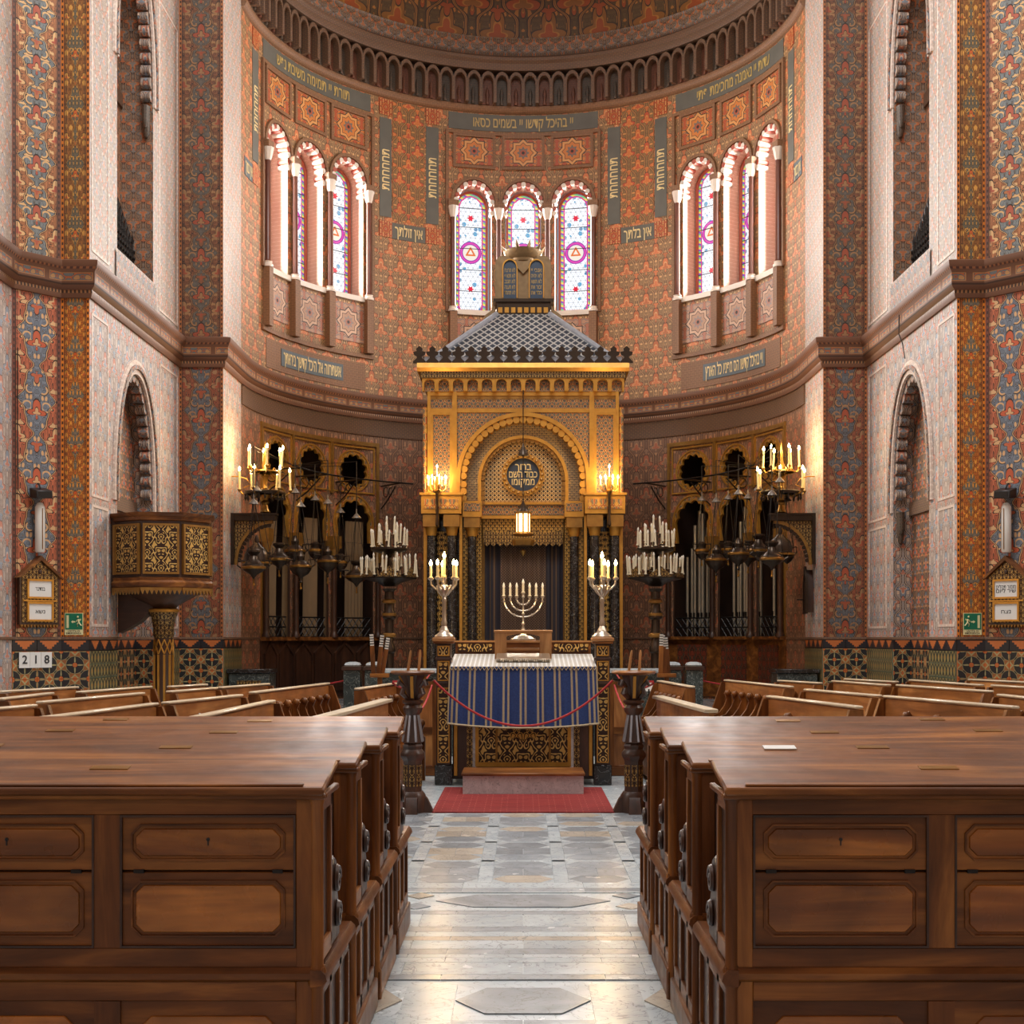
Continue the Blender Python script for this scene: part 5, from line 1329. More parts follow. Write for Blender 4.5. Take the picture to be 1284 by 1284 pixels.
# marble balustrade of the presbytery
for s, nm in ((-1, 'left'), (1, 'right')):
    t = thing('marble_balustrade', 'dark veined marble balustrade with pale coping and two pedestals on the %s' % nm, 'balustrade', (s*1.9, 19.1, 0), 0, 'presbytery balustrades')
    for x in (-.5*s+s*.95, s*.68-.5*s+s*.06):
        pass
    for x in (s*.2, s*.5):
        p = part('pedestal', MB().box(x-.115, x+.115, -.14, .14, 0, 1.2), MAT['marble_dark'], t, bevel=.008)
        part('pedestal_cap', MB().box(x-.135, x+.135, -.16, .16, 1.2, 1.25), MAT['dark_wood_x'], p); part('pedestal_pad', MB().lathe([(.13, 1.25), (.15, 1.27), (.13, 1.3), (.06, 1.315)], 4, (x, 0, 0), pi/4), MAT['marble_white'], p)
    m = MB().box(*sorted((s*.08, -s*.75)), -.1, .1, 0, 1.16); part('low_wall', m, MAT['marble_dark'], t)
    part('coping', MB().box(*sorted((s*.1, -s*.78)), -.16, .16, 1.16, 1.22), MAT['marble_white'], t, bevel=.01)
    part('end_block', MB().box(*sorted((-s*.75, -s*.98)), -.12, .12, 0, 1.27), MAT['marble_dark'], t); part('end_slab', MB().box(*sorted((-s*.7, -s*1.02)), -.16, .16, 1.27, 1.31), MAT['marble_white'], t)
    # book racks with striped markers
    t = thing('marker_rack', 'wooden rack of upright boards with black and white striped ends, %s' % ('left of the desk' if s < 0 else 'right of the desk'), 'rack', (s*1.86, 17.6, 0), 0, 'striped marker racks')
    part('post', MB().box(-.03, .03, -.03, .03, .02, 1.18), MAT['walnut_z'], t); part('foot', MB().box(-.16, .16, -.16, .16, 0, .03), MAT['walnut_x'], t); part('tray', MB().box(-.12, .12, -.08, .08, 1.14, 1.19), MAT['walnut_x'], t)
    for k, (x, tl, h) in enumerate(((-.06, -.05, .52), (0, .1, .51), (.05, .16, .48))):
        bd = part('board', MB().box(-.028, .028, -.014, .014, 0, h-.16), MAT['walnut_z'], t, loc=(x-.02, .03*k-.03, 1.19), rot=(0, tl*s*-1 if s < 0 else -tl*.5, 0))
        for q in range(5): part('stripe', MB().box(-.024, .024, -.012, .012, h-.16+q*.032, h-.16+q*.032+.019), MAT['white_pad'], bd)
        part('core', MB().box(-.02, .02, -.009, .009, h-.17, h), MAT['black_plastic'], bd)
    # desk-side panelled doors (wooden screens beside the reading desk)
    t = thing('wooden_screen', 'narrow panelled brown wooden screen standing %s of the reading desk' % nm, 'screen', (s*1.17, 16.3, 0), 0, 'wooden screens beside the desk')
    part('frame', MB().ring([(-.13, 0), (.13, 0), (.13, 1.14), (-.13, 1.14)], [(-.08, .12), (.08, .12), (.08, 1.06), (-.08, 1.06)], -.02, .02), MAT['walnut_z'], t, bevel=.004)
    part('mid_rail', MB().box(-.08, .08, -.018, .018, .5, .58), MAT['walnut_x'], t)
    for z0, z1 in ((.12, .5), (.58, 1.06)): part('panel', MB().box(-.08, .08, -.008, .008, z0, z1), MAT['bench_z'], t)
    part('base', MB().box(-.15, .15, -.05, .05, 0, .1), MAT['walnut_x'], t)
    t = thing('notice_card', 'small white card with red edge on a stand behind the %s rope post' % nm, 'notice', (s*1.6, 17.25, 0), 0, 'notice cards')
    part('stand', MB().lathe([(.12, 0), (.12, .015), (.012, .03), (.01, 1.0)], 10), MAT['iron'], t)
    part('card', MB().box(-.08, .08, -.008, .0, .98, 1.12), MAT['paper'], t, rot=(R(-10), 0, 0)); part('red_band', MB().box(-.08, .08, -.0095, -.008, 1.09, 1.12), MAT['rope'], t, rot=(R(-10), 0, 0))
# ------------------------------------------------------------ wall chandeliers, hanging lamps, standing candelabra
def gothic_bracket(t, s, w=.74, h=.74):
    """bracket with pierced quarter arch; local origin on the wall under the beam, s = direction to the wall"""
    part('beam', MB().box(*sorted((0, -s*w)), -.07, .07, 0, .09), MAT['bronze'], t); part('beam_rail', MB().box(*sorted((s*.0, -s*(w+.03))), -.09, .09, .09, .12), MAT['bronze'], t)
    part('wall_plate', MB().box(*sorted((0, -s*.05)), -.09, .09, -h, .09), MAT['bronze'], t)
    arc = lambda rr_: [(-s*(w*.95-rr_*cos(a)*1.0) if False else -s*(.05+ (w-.1)*(1-cos(a))*1.0 + (rr_)*cos(a)), -h+ (h)*sin(a)-rr_*sin(a)) for a in [pi/2*k/14 for k in range(15)]]
    part('quarter_arch', MB().ring(arc(.05), arc(.0), -.035, .035, 'y', False), MAT['gold_dark'], t)
    m = MB()
    for x, z in arc(.075)[1:-1]: m.prism([(x+.035*cos(2*pi*i/8), z+.035*sin(2*pi*i/8)) for i in range(8)], -.025, .025)
    part('cusps', m, MAT['bronze'], t)
    sp = [(-s*.05, .0)]+arc(.0)[::1]; part('tracery_web', MB().prism(sp, -.012, .012), MAT['fil_dark'], t)
def wall_chandelier(s, nm):
    YW = 22.75; x0 = s*4.89; zb = 3.62
    t = thing('wall_chandelier', 'brass twelve-light candelabra burning on a gothic wall bracket at the %s' % nm, 'chandelier', (x0, YW, zb), 0, 'wall chandeliers')
    gothic_bracket(t, s)
    xc = -s*.56
    pr = lambda L: [(r_, z) for r_, z in L]
    part('stem', MB().lathe([(.05, .12), (.09, .14), (.06, .2), (.05, .26), (.075, .3), (.05, .34), (.06, .4), (.1, .46), (.12, .5), (.06, .53), (.04, .56), (.05, .7), (.075, .74), (.04, .8), (.05, .9), (.02, .96)], 12, (xc, 0, 0)), MAT['brass'], t)
    part('spire', MB().lathe([(.055, .9), (.06, .93), (.035, 1.0), (.03, 1.1), (.012, 1.24), (0, 1.36)], 8, (xc, 0, 0)), MAT['brass'], t)
    part('lower_ring', MB().lathe([(.33, .43), (.345, .45), (.345, .48), (.33, .49), (.31, .47), (.31, .44), (.33, .43)], 24, (xc, 0, 0)), MAT['bronze'], t)
    pd = setm(MB().lathe([(0, -.1), (.022, -.06), (.012, -.03), (.02, .004)], 6).mesh('pendant'), MAT['bronze'])
    for k in range(18): part('pendant', pd, None, t, loc=(xc+.33*cos(2*pi*k/18), .33*sin(2*pi*k/18), .43))
    part('upper_ring', MB().lathe([(.23, .80), (.24, .815), (.23, .83), (.22, .815), (.23, .80)], 20, (xc, 0, 0)), MAT['brass'], t)
    for n, rad, z, off, h in ((6, .42, .50, .25, .29), (6, .3, .88, -.25, .27)):
        for k in range(n):
            a = 2*pi*k/n+off; c_, s_ = cos(a), sin(a)
            br = part('branch', MB().tube([(xc+.05*c_, .05*s_, z-.04), (xc+rad*.5*c_, rad*.5*s_, z-.1), (xc+rad*.9*c_, rad*.9*s_, z-.06), (xc+rad*c_, rad*s_, z)], .014, 6), MAT['brass'], t)
            m = MB(); m.tube([(xc+rad*.45*c_, rad*.45*s_, z-.08), (xc+rad*.55*c_, rad*.55*s_, z+.0), (xc+rad*.68*c_, rad*.68*s_, z-.04)], .009, 5); part('scroll', m, MAT['brass'], br)
            part('drip_pan', MB().lathe([(.012, -.03), (.034, 0), (.036, .012), (.02, .015)], 10, (xc+rad*c_, rad*s_, z)), MAT['brass'], t)
            candle(t, (xc+rad*c_, rad*s_, z+.03), h, .017, True, .08, (R(rg.uniform(-3, 3)), R(rg.uniform(-4, 4)), 0))
    point(t, (xc, -.12, 1.24), 30, .12); point(t, (xc, -.2, .86), 20, .12)
    part('scroll_arm', MB().tube([(0, 0, .74), (-s*.12, 0, .74), (-s*.25, 0, .70), (-s*.32, 0, .6), (-s*.2, 0, .55)], .012, 6), MAT['gold'], t)
for s, nm in ((-1, 'left'), (1, 'right')): wall_chandelier(s, nm)

def oil_lamp(kind, cable):
    """chain, canopy cap, bulbous metal vessel; origin at the lowest point"""
    t = link('hanging_oil_lamp', None)
    pf = {0: [(0, 0), (.025, .03), (.012, .06), (.03, .09), (.11, .14), (.15, .2), (.15, .24), (.1, .3), (.05, .33), (.06, .38), (.035, .42), (.03, .46)],
          1: [(0, 0), (.02, .03), (.05, .07), (.14, .12), (.16, .16), (.15, .2), (.07, .26), (.05, .32), (.09, .37), (.09, .39), (.04, .4)],
          2: [(.0, .0), (.02, .02), (.06, .05), (.1, .1), (.1, .15), (.06, .19), (.075, .25), (.03, .28)],
          3: [(.19, .0), (.2, .02), (.17, .04), (.17, .12), (.14, .2), (.07, .26), (.03, .3), (.035, .34), (.015, .4)]}[kind]
    part('vessel', MB().lathe(pf, 16), MAT['bronze'], t)
    R0 = max(r_ for r_, z in pf); zr = [z for r_, z in pf if r_ == R0][-1]
    part('band', MB().lathe([(R0*.98, zr-.02), (R0*1.06, zr-.01), (R0*1.06, zr+.01), (R0*.98, zr+.02)], 16), MAT['brass'], t)
    m = MB(); ztop = pf[-1][1]+.62
    for k in range(3):
        a = 2*pi*k/3; m.tube([(R0*cos(a), R0*sin(a), zr), (.02*cos(a), .02*sin(a), ztop)], .0045, 4)
    part('suspension_chains', m, MAT['iron'], t)
    part('canopy_cap', MB().lathe([(.07, -.01), (.065, 0), (.035, .035), (.012, .06), (.01, .12)], 12, (0, 0, ztop)), MAT['pewter'], t)
    part('hanging_rod', MB().tube([(0, 0, ztop+.1), (0, 0, cable)], .007, 5), MAT['iron'], t)
    if kind in (0, 1, 2):
        for s in (-1, 1): part('handle', MB().tube([(s*R0*.9, 0, zr-.02), (s*R0*1.35, 0, zr+.03), (s*R0*1.3, 0, zr+.1), (s*R0*.7, 0, zr+.09)], .011, 5), MAT['bronze'], t)
    part('drop', MB().lathe([(0, -.09), (.018, -.07), (.008, -.03), (.012, .01)], 6), MAT['brass'], t)
    return t
# px, py of the vessel bottom, depth, kind
LL = [(322, 708, 22.3, 3), (318, 727, 21.7, 1), (350, 716, 22.9, 1), (370, 712, 23.3, 0), (377, 732, 22.6, 0), (395, 703, 24.0, 2), (411, 725, 23.4, 0), (427, 718, 24.2, 2), (447, 737, 23.6, 1)]
LRr = [(978, 697, 22.3, 3), (968, 716, 21.7, 1), (951, 705, 22.9, 1), (938, 712, 23.7, 1), (926, 716, 22.7, 0), (913, 702, 24.0, 2), (898, 723, 23.4, 0), (880, 703, 24.2, 2), (987, 708, 22.9, 2)]
for lst, nm in ((LL, 'left'), (LRr, 'right')):
    for px, py, Y, kd in lst:
        p = at(px, py, Y); t = oil_lamp(kd, (4.72-p.z)/1.2); t.location = p; t.scale = (1.2,)*3
        k_ = sorted(q[0] for q in lst).index(px)
        tag(t, 'bronze hanging oil lamp, %s from the left before the %s' % (('first', 'second', 'third', 'fourth', 'fifth', 'sixth', 'seventh', 'eighth', 'ninth')[k_], 'curtained choir arches' if nm == 'left' else 'organ pipes'), 'oil lamp', 'oil lamps on the %s' % nm)
    s = -1 if nm == 'left' else 1
    t = thing('lamp_rail', 'thin iron rail on scrolled brackets carrying the %s oil lamps' % nm, 'rail', (0, 0, 4.72), 0, 'lamp rails')
    pts = [Vector(apse(s*a*D, 0, -.75)) for a in (32, 40, 50, 60, 70, 82)]
    part('rod', MB().tube(pts, .016, 6), MAT['iron'], t)
    for px, py, Y, kd in lst:                                # each lamp hangs from a short outrigger of the rail
        e = at(px, py, Y); e.z = 0; q_ = min((Vector(apse(s*a*D, 0, -.75)) for a in range(33, 82)), key=lambda w: (w-e).length)
        part('outrigger', MB().tube([q_, e], .005, 5), MAT['iron'], t)
    for a in (36, 49, 62, 76):
        q0, q1 = Vector(apse(s*a*D, 0, 0)), Vector(apse(s*a*D, 0, -.75)); m = MB()
        m.tube([q0, q1], .018, 6); m.tube([q0-Vector((0, 0, .45)), q0.lerp(q1, .35)-Vector((0, 0, .3)), q0.lerp(q1, .75)-Vector((0, 0, .05))], .014, 6)
        for c_, rr2 in ((.25, .1), (.5, .07)):
            cc = q0.lerp(q1, c_)-Vector((0, 0, .13)); m.tube([cc+(q1-q0).normalized()*rr2*cos(b)+Vector((0, 0, rr2*sin(b))) for b in [2*pi*i/14 for i in range(15)]], .01, 5)
        part('scrolled_bracket', m, MAT['bronze'], t)

def standing_candelabra(s, nm):
    Y = 22.0; x = s*(826-660)/F*Y if s > 0 else -(660-492)/F*Y
    t = thing('standing_candelabra', 'tall dark two-tier candelabra crowded with unlit white candles, %s of the ark' % nm, 'candelabra', (x, Y, .45), 0, 'standing candelabra')
    part('foot', MB().lathe([(.32, 0), (.32, .06), (.22, .12), (.16, .3), (.1, .36)], 6), MAT['bronze'], t)
    part('column', MB().lathe([(.1, .36), (.075, .42), (.075, .95), (.1, .98), (.1, 1.06), (.07, 1.1), (.07, 1.5), (.11, 1.53), (.11, 1.6), (.08, 1.64), (.075, 1.95), (.12, 2.0)], 10), MAT['bronze'], t)
    for z in (.6, 1.2, 1.54, 1.75): part('gilt_knop', MB().lathe([(.08, 0), (.115, .02), (.115, .06), (.08, .08)], 10, (0, 0, z)), MAT['gold_dark'], t)
    part('lower_tray', MB().lathe([(.1, 2.04), (.2, 2.1), (.44, 2.16), (.46, 2.2), (.3, 2.2), (.1, 2.18)], 6, ang0=.1), MAT['bronze'], t)
    for k in range(6):
        a = pi/3*k+.1+pi/6; part('gable', MB().prism([(-.21, 0), (.21, 0), (0, .17)], -.012, .012), MAT['fil_dark'], t, loc=(.41*cos(a), .41*sin(a), 2.18), rot=(0, 0, a+pi/2))
    part('upper_stem', MB().lathe([(.1, 2.18), (.05, 2.25), (.06, 2.4), (.04, 2.5), (.08, 2.56), (.05, 2.6), (.03, 2.9), (0, 3.0)], 8), MAT['bronze'], t)
    part('upper_tray', MB().lathe([(.08, 2.56), (.26, 2.6), (.3, 2.63), (.3, 2.66), (.1, 2.64)], 12), MAT['bronze'], t)
    rr = random.Random(5+s)
    for n, rad, z, h in ((16, .45, 2.2, .24), (11, .34, 2.24, .24), (6, .2, 2.32, .26), (12, .29, 2.66, .22), (7, .18, 2.74, .24), (3, .08, 2.86, .24)):
        for k in range(n):
            a = 2*pi*k/n+rr.uniform(-.1, .1); q = (rad*cos(a), rad*sin(a), z+rr.uniform(0, .06))
            part('candle_arm', MB().tube([(q[0]*.55, q[1]*.55, z-.03), (q[0]*.85, q[1]*.85, z-.02), q], .01, 4), MAT['bronze'], t)
            candle(t, q, h*rr.uniform(.85, 1.05), .015, False, .065, (R(rr.uniform(-4, 4)), R(rr.uniform(-4, 4)), 0))
for s, nm in ((-1, 'left'), (1, 'right')): standing_candelabra(s, nm)

# ---- organ pipes behind the right choir arches, curtains behind the left ones
for j, tdeg in enumerate(CH):
    c = tdeg*AR; n = (9, 9, 7)[j]
    t = thing('organ_pipe_rank', 'rank of pale tin organ pipes standing in the %s right choir arch' % ('inner', 'middle', 'outer')[j], 'organ pipes', apse(tdeg, 1.5, .3), -tdeg, 'organ pipe ranks')
    for k in range(n):
        x = -.38+.76*k/(n-1); h = (1.5+1.15*[.2, .35, .75, 1.0, .95, .7, .45, .3, .2][k]) if j < 2 else 1.4+.5*abs(sin(k*1.1))
        rp = .032 if k not in (3, 4) else .042; y = .03*(k % 2)
        m = MB().lathe([(.012, 0), (.012, .06), (rp, .45), (rp, .5), (rp, h)], 10, (x, y, .06)); o = part('pipe', m, MAT['pipe'], t)
        part('pipe_mouth', MB().box(x-rp*.55, x+rp*.55, y-rp-.003, y-rp*.7, .56, .66), MAT['iron'], o)
    part('wind_chest', MB().box(-.4, .4, -.08, .14, -.05, .08), MAT['dark_wood_x'], t)
for j, (a0, a1) in enumerate(((39, 43.6), (46.0, 49.4), (51.6, 55.6), (59.0, 62.3), (64.8, 68.4), (72, 75.4))):
    m = MB(); n = 26; zt, zb = 4.0, 1.66
    f = lambda i: (-(a0+(a1-a0)*i/n)*D, .3+.035*sin(i*1.25))
    for i in range(n):
        (p, d0), (q, d1) = f(i), f(i+1)
        m.quad(apse(p, zb, d0), apse(q, zb, d1), apse(q, zt, d1*.9), apse(p, zt, d0*.9))
    o = solo('choir_curtain', m, MAT['curtain_tan'] if j in (0, 2, 4, 1, 3, 5) else MAT['curtain_dark'], '%s curtain of the %s left choir arch' % (('wide tan', 'narrow tan')[j % 2], ('inner', 'middle', 'outer')[j//2]), 'curtain', group='choir curtains')
# ------------------------------------------------------------ pulpit, boards, signs
PU = thing('pulpit', 'octagonal wooden pulpit with gilt arabesque panels on a gilded column at the left wall', 'pulpit', (-5.0, 18.85, 0))
rp = .70; zt, zb = 3.34, 2.40; rot0 = R(12)
ov = lambda r_: [(r_*cos(pi/4*k+pi/8+rot0), r_*sin(pi/4*k+pi/8+rot0)) for k in range(8)]
part('drum', MB().prism(ov(rp-.03), zb, zt-.02, 'z'), MAT['dark_wood_z'], PU)
part('top_moulding', MB().lathe([(rp-.05, zt-.12), (rp+.0, zt-.1), (rp+.0, zt-.06), (rp+.04, zt-.03), (rp+.05, zt), (rp-.08, zt+.01)], 8, ang0=pi/8+rot0), MAT['walnut_x'], PU)
part('bottom_moulding', MB().lathe([(rp-.1, zb-.1), (rp, zb-.08), (rp+.03, zb-.04), (rp+.03, zb), (rp, zb+.03), (rp+.01, zb+.06), (rp-.05, zb+.08)], 8, ang0=pi/8+rot0), MAT['walnut_x'], PU)
fw = 2*rp*sin(pi/8); fa = rp*cos(pi/8)
for k in range(8):
    a = pi/4*k+rot0
    if 40 < math.degrees(a) % 360 < 150: continue
    w = fw/2-.06
    # panel local: facing -y at rotation 0 means direction -pi/2
    part('gilt_panel', MB().box(-w, w, -(fa+.0), -(fa-.03), zb+.14, zt-.18), MAT['fil_panel'], PU, rot=(0, 0, a+pi/2))
    part('panel_frame', MB().ring([(-w-.03, zb+.11), (w+.03, zb+.11), (w+.03, zt-.15), (-w-.03, zt-.15)], [(-w, zb+.14), (w, zb+.14), (w, zt-.18), (-w, zt-.18)], -(fa+.014), -(fa-.03)), MAT['gold_dark'], PU, rot=(0, 0, a+pi/2))
    m = MB(); n = 9
    pts = [(-fw/2, zb-.07)]+[(fw/2, zb-.07)]
    for i in range(2*n+1):
        x = fw/2-fw*i/(2*n); pts.append((x, zb-.1 if i % 2 == 0 else zb-.165))
    m.prism(pts, -(fa+.02), -(fa)); part('hanging_fringe', m, MAT['gold_dark'], PU, rot=(0, 0, a+pi/2))
part('underside', MB().lathe([(.17, zb-.34), (.2, zb-.3), (.45, zb-.16), (.6, zb-.1)], 8, ang0=pi/8), MAT['dark_wood_x'], PU)
part('capital', MB().lathe([(.135, zb-.75), (.15, zb-.7), (.145, zb-.62), (.17, zb-.46), (.19, zb-.44), (.2, zb-.4), (.2, zb-.36), (.16, zb-.34)], 12), MAT['fil_dark'], PU)
part('capital_ring', MB().lathe([(.19, zb-.4), (.215, zb-.385), (.215, zb-.355), (.19, zb-.34)], 16), MAT['gold'], PU)
part('column', MB().lathe([(.2, 0), (.2, .1), (.15, .16), (.125, .2), (.125, zb-.75)], 16), MAT['dark_wood_z'], PU)
for k in range(10):
    a = 2*pi*k/10; part('gilt_flute', MB().tube([(.128*cos(a), .128*sin(a), .22), (.128*cos(a), .128*sin(a), zb-.98)], .018, 5), MAT['gold'], PU)
m = MB()
for k in range(10):
    a, b = 2*pi*k/10, 2*pi*(k+1)/10
    for p, q in ((a, b), (b, a)): m.tube([(.13*cos(p), .13*sin(p), zb-.97), (.131*cos((p+q)/2), .131*sin((p+q)/2), zb-.87), (.13*cos(q), .13*sin(q), zb-.77)], .012, 4)
part('diamond_band', m, MAT['gold'], PU)
b_ = MB().box(-.62, -.2, -.35, .35, zb-.08, zt-.02); part('wall_return', b_, MAT['dark_wood_z'], PU)
part('return_panel', MB().box(-.6, -.44, -.36, -.35, zb+.14, zt-.18), MAT['fil_panel'], PU); part('return_cap', MB().box(-.62, -.2, -.4, .4, zt-.06, zt), MAT['walnut_x'], PU)
m = MB().prism([(-.6, 1.72), (-.5, 1.76), (-.3, 1.88), (-.1, 2.08), (.0, 2.24), (.0, zb-.08), (-.6, zb-.08)], -.12, .12); part('stair_bracket', m, MAT['dark_wood_x'], PU)

def hymn_board(s, nm, top, bot):
    rz = atan2(.45, .5)*(-s) if False else s*-R(48)
    c = Vector((s*6.22, 17.34, 1.82)); n = Vector((-s*.743, -.669, 0))
    ang = atan2(n.y, n.x)+pi/2
    t = thing('notice_board', 'gabled wooden notice board with two white cards on the %s pier' % nm, 'board', c+n*.002, ang, 'gabled notice boards')
    w, h = .27, .62
    o = [(-w, 0), (w, 0), (w, h), (0, h+.2), (-w, h)]
    part('back_board', MB().prism(o, -.07, 0), MAT['dark_wood_z'], t); i_ = [(x*.9, .03+z*.95) for x, z in o]; part('gilt_face', MB().prism(i_, -.08, -.068), MAT['fil_dark'], t)
    part('gable_roof', MB().ring([(-w-.05, h-.03), (0, h+.26), (w+.05, h-.03)], [(-w, h-.02), (0, h+.2), (w, h-.02)], -.12, 0, 'y', False), MAT['walnut_x'], t)
    for z0, tx in ((.04, bot), (.33, top)):
        part('card_frame', MB().ring([(-.18, z0), (.18, z0), (.18, z0+.25), (-.18, z0+.25)], [(-.155, z0+.025), (.155, z0+.025), (.155, z0+.225), (-.155, z0+.225)], -.1, -.075), MAT['gold'], t)
        cd_ = part('card', MB().box(-.155, .155, -.086, -.078, z0+.025, z0+.225), MAT['paper'], t)
        if tx:
            for q, l in enumerate(tx): text_part('hebrew_line', l, .07, MAT['letter_black'], cd_, (0, -.087, z0+.125-(q-(len(tx)-1)/2)*.05), ext=.0004, width=.13 if len(tx) == 1 else .27, label='black Hebrew word on white card')
    part('gable_boss', MB().lathe([(.03, 0), (.02, .02), (0, .025)], 10), MAT['dark_wood_z'], t, loc=(0, -.08, h+.05), rot=(pi/2, 0, 0))
    part('frame_bead', MB().box(-.23, .23, -.09, -.075, .295, .315), MAT['gold'], t)
    for k in range(12): part('fringe_tooth', MB().prism([(-.018, 0), (.018, 0), (0, -.04)], -.07, -.03), MAT['gold_dark'], t, loc=(-w+.03+k*(2*w-.06)/11, 0, 0))
    t2 = thing('tube_lamp', 'white tubular wall lamp above the %s notice board' % nm, 'lamp', c+n*.03+Vector((0, 0, .92)), ang, 'tubular wall lamps')
    part('tube', MB().lathe([(.05, 0), (.062, .02), (.062, .58), (.05, .6)], 14, (0, -.05, 0)), MAT['tube'], t2); part('end_cap', MB().lathe([(.05, .6), (.035, .63), (.012, .64)], 10, (0, -.05, 0)), MAT['white_pad'], t2)
    part('glass_rib', MB().tube([(0, -.116, .04), (0, -.116, .56)], .006, 4), MAT['gold_dark'], t2); part('wall_bracket', MB().box(-.02, .02, -.02, .03, .1, .5), MAT['iron'], t2)
    t3 = thing('spotlight_box', 'small black spotlight box over the %s tubular lamp' % nm, 'spotlight', c+n*.01+Vector((0, 0, 1.6)), ang, 'black spotlight boxes')
    part('housing', MB().hexa([(-.11, -.2, 0), (.11, -.2, 0), (.11, -.02, .02), (-.11, -.02, .02), (-.11, -.2, .1), (.11, -.2, .1), (.11, -.02, .15), (-.11, -.02, .15)]), MAT['black_plastic'], t3, bevel=.008, rot=(0, R(4)*s, 0)); part('lens', MB().box(-.09, .09, -.205, -.198, .015, .085), MAT['iron'], t3); part('yoke', MB().tube([(0, -.08, .14), (0, -.04, .2), (0, 0, .2)], .012, 6), MAT['black_plastic'], t3)
    part('cable', MB().tube([(s*.0, -.02, .05), (s*.2, -.02, .0), (s*.26, -.01, .1), (s*.27, -.01, .9), (s*.27, -.01, 1.9)], .006, 5), MAT['black_plastic'], t3)
hymn_board(-1, 'left', ('במדבר',), ('נשא',)); hymn_board(1, 'right', ('מזמור תהלים', 'שיר ליום'), ('נצח',))
# emergency exit signs on the orange strips
for s, nm in ((-1, 'left'), (1, 'right')):
    t = thing('exit_sign', 'green and cream emergency exit sign at the foot of the orange strip, %s' % nm, 'sign', (s*5.83-.0*s, 17.597, 1.69), 0, 'emergency exit signs')
    part('plate', MB().box(-.12, .12, -.006, 0, 0, .285), MAT['sign_cream'], t); part('green_field', MB().box(-.112, .112, -.008, -.005, .07, .278), MAT['sign_green'], t)
    d = -s
    part('door_symbol', MB().box(*sorted((-d*.02-(-d)*.0+d*-.045, d*-.095)), -.0095, -.008, .09, .255), MAT['sign_cream'], t)
    m = MB().prism([(d*-.035, .17), (d*-.01, .19), (d*-.01, .178), (d*.02, .178), (d*.02, .162), (d*-.01, .162), (d*-.01, .15)], -.0095, -.008); part('arrow', m, MAT['sign_cream'], t)
    m = MB(); q = lambda pts, r_: m.tube([(d*x, -.0088, z) for x, z in pts], r_, 4)
    q([(.06, .205), (.065, .165)], .011); q([(.065, .165), (.045, .14), (.05, .11)], .008); q([(.065, .165), (.085, .135), (.1, .12)], .008); q([(.06, .2), (.04, .19), (.035, .17)], .006); q([(.065, .2), (.085, .19), (.09, .21)], .006); m.ball((d*.052, -.0088, .235), .013, 8, 5)
    part('running_figure', m, MAT['sign_cream'], t)
    text_part('sign_text', 'USCITA DI', .034, MAT['letter_black'], t, (0, -.0065, .048), heb=False, ext=.0005, label='small black capitals'); text_part('sign_text', 'EMERGENZA', .034, MAT['letter_black'], t, (0, -.0065, .02), heb=False, ext=.0005, label='small black capitals')
c = Vector((-6.24, 17.32, 1.27)); n = Vector((.743, -.669, 0)); ang = atan2(n.y, n.x)+pi/2
t = thing('number_sheet', 'white paper strip numbered 2 1 8 taped on the tiles under the left board', 'sign', c+n*.022, ang)
for k, ch_ in enumerate('218'):
    p = part('sheet', MB().hexa([(-.225+k*.15, -.004, 0), (-.078+k*.15, -.004, 0), (-.078+k*.15, 0, 0), (-.225+k*.15, 0, 0), (-.225+k*.15, -.01, .2), (-.078+k*.15, -.006, .2), (-.078+k*.15, 0, .2), (-.225+k*.15, 0, .2)]), MAT['paper'], t)
    text_part('digit', ch_, .15, MAT['letter_black'], p, (-.15+k*.15, -.0105, .1), heb=False, ext=.0004, label='black printed digit')
# dark alms-box like fitting on the right pier return, marble plinths beside the choir
t = thing('wall_fitting', 'small dark pointed iron box fixed to the right pier beside the choir', 'box', (4.885, 22.9, 2.08), -pi/2)
part('body', MB().prism([(-.1, 0), (.1, 0), (.1, .5), (0, .72), (-.1, .5)], -.12, 0), MAT['dark_wood_z'], t); part('frame', MB().ring([(-.12, -.02), (.12, -.02), (.12, .52), (0, .78), (-.12, .52)], [(-.08, .03), (.08, .03), (.08, .5), (0, .66), (-.08, .5)], -.14, -.1), MAT['bronze'], t); part('latch', MB().tube([(-.1, -.14, .22), (-.1, -.24, .22), (-.05, -.24, .22)], .012, 5), MAT['iron'], t)
for s, nm in ((-1, 'left'), (1, 'right')):
    t = thing('marble_plinth', 'low dark marble plinth with carved front at the foot of the %s choir pier' % nm, 'plinth', (s*4.5, 22.35, .45), 0, 'dark marble plinths')
    part('block', MB().box(-.33, .33, -.1, .5, 0, .62), MAT['marble_dark'], t, bevel=.01); part('cap', MB().box(-.36, .36, -.13, .53, .62, .69), MAT['marble_black'], t, bevel=.01); part('carved_panel', MB().box(-.2, .2, -.115, -.1, .1, .5), MAT['fil_dark'], t)

solo('wall_cable', MB().tube([(5.52, 19.9, 6.5), (5.5, 19.85, 6.1), (5.54, 19.8, 5.95), (5.56, 19.75, 5.72)], .008, 5), MAT['black_plastic'], 'thin dark cable hanging from the cornice above the right wall niche', 'cable')
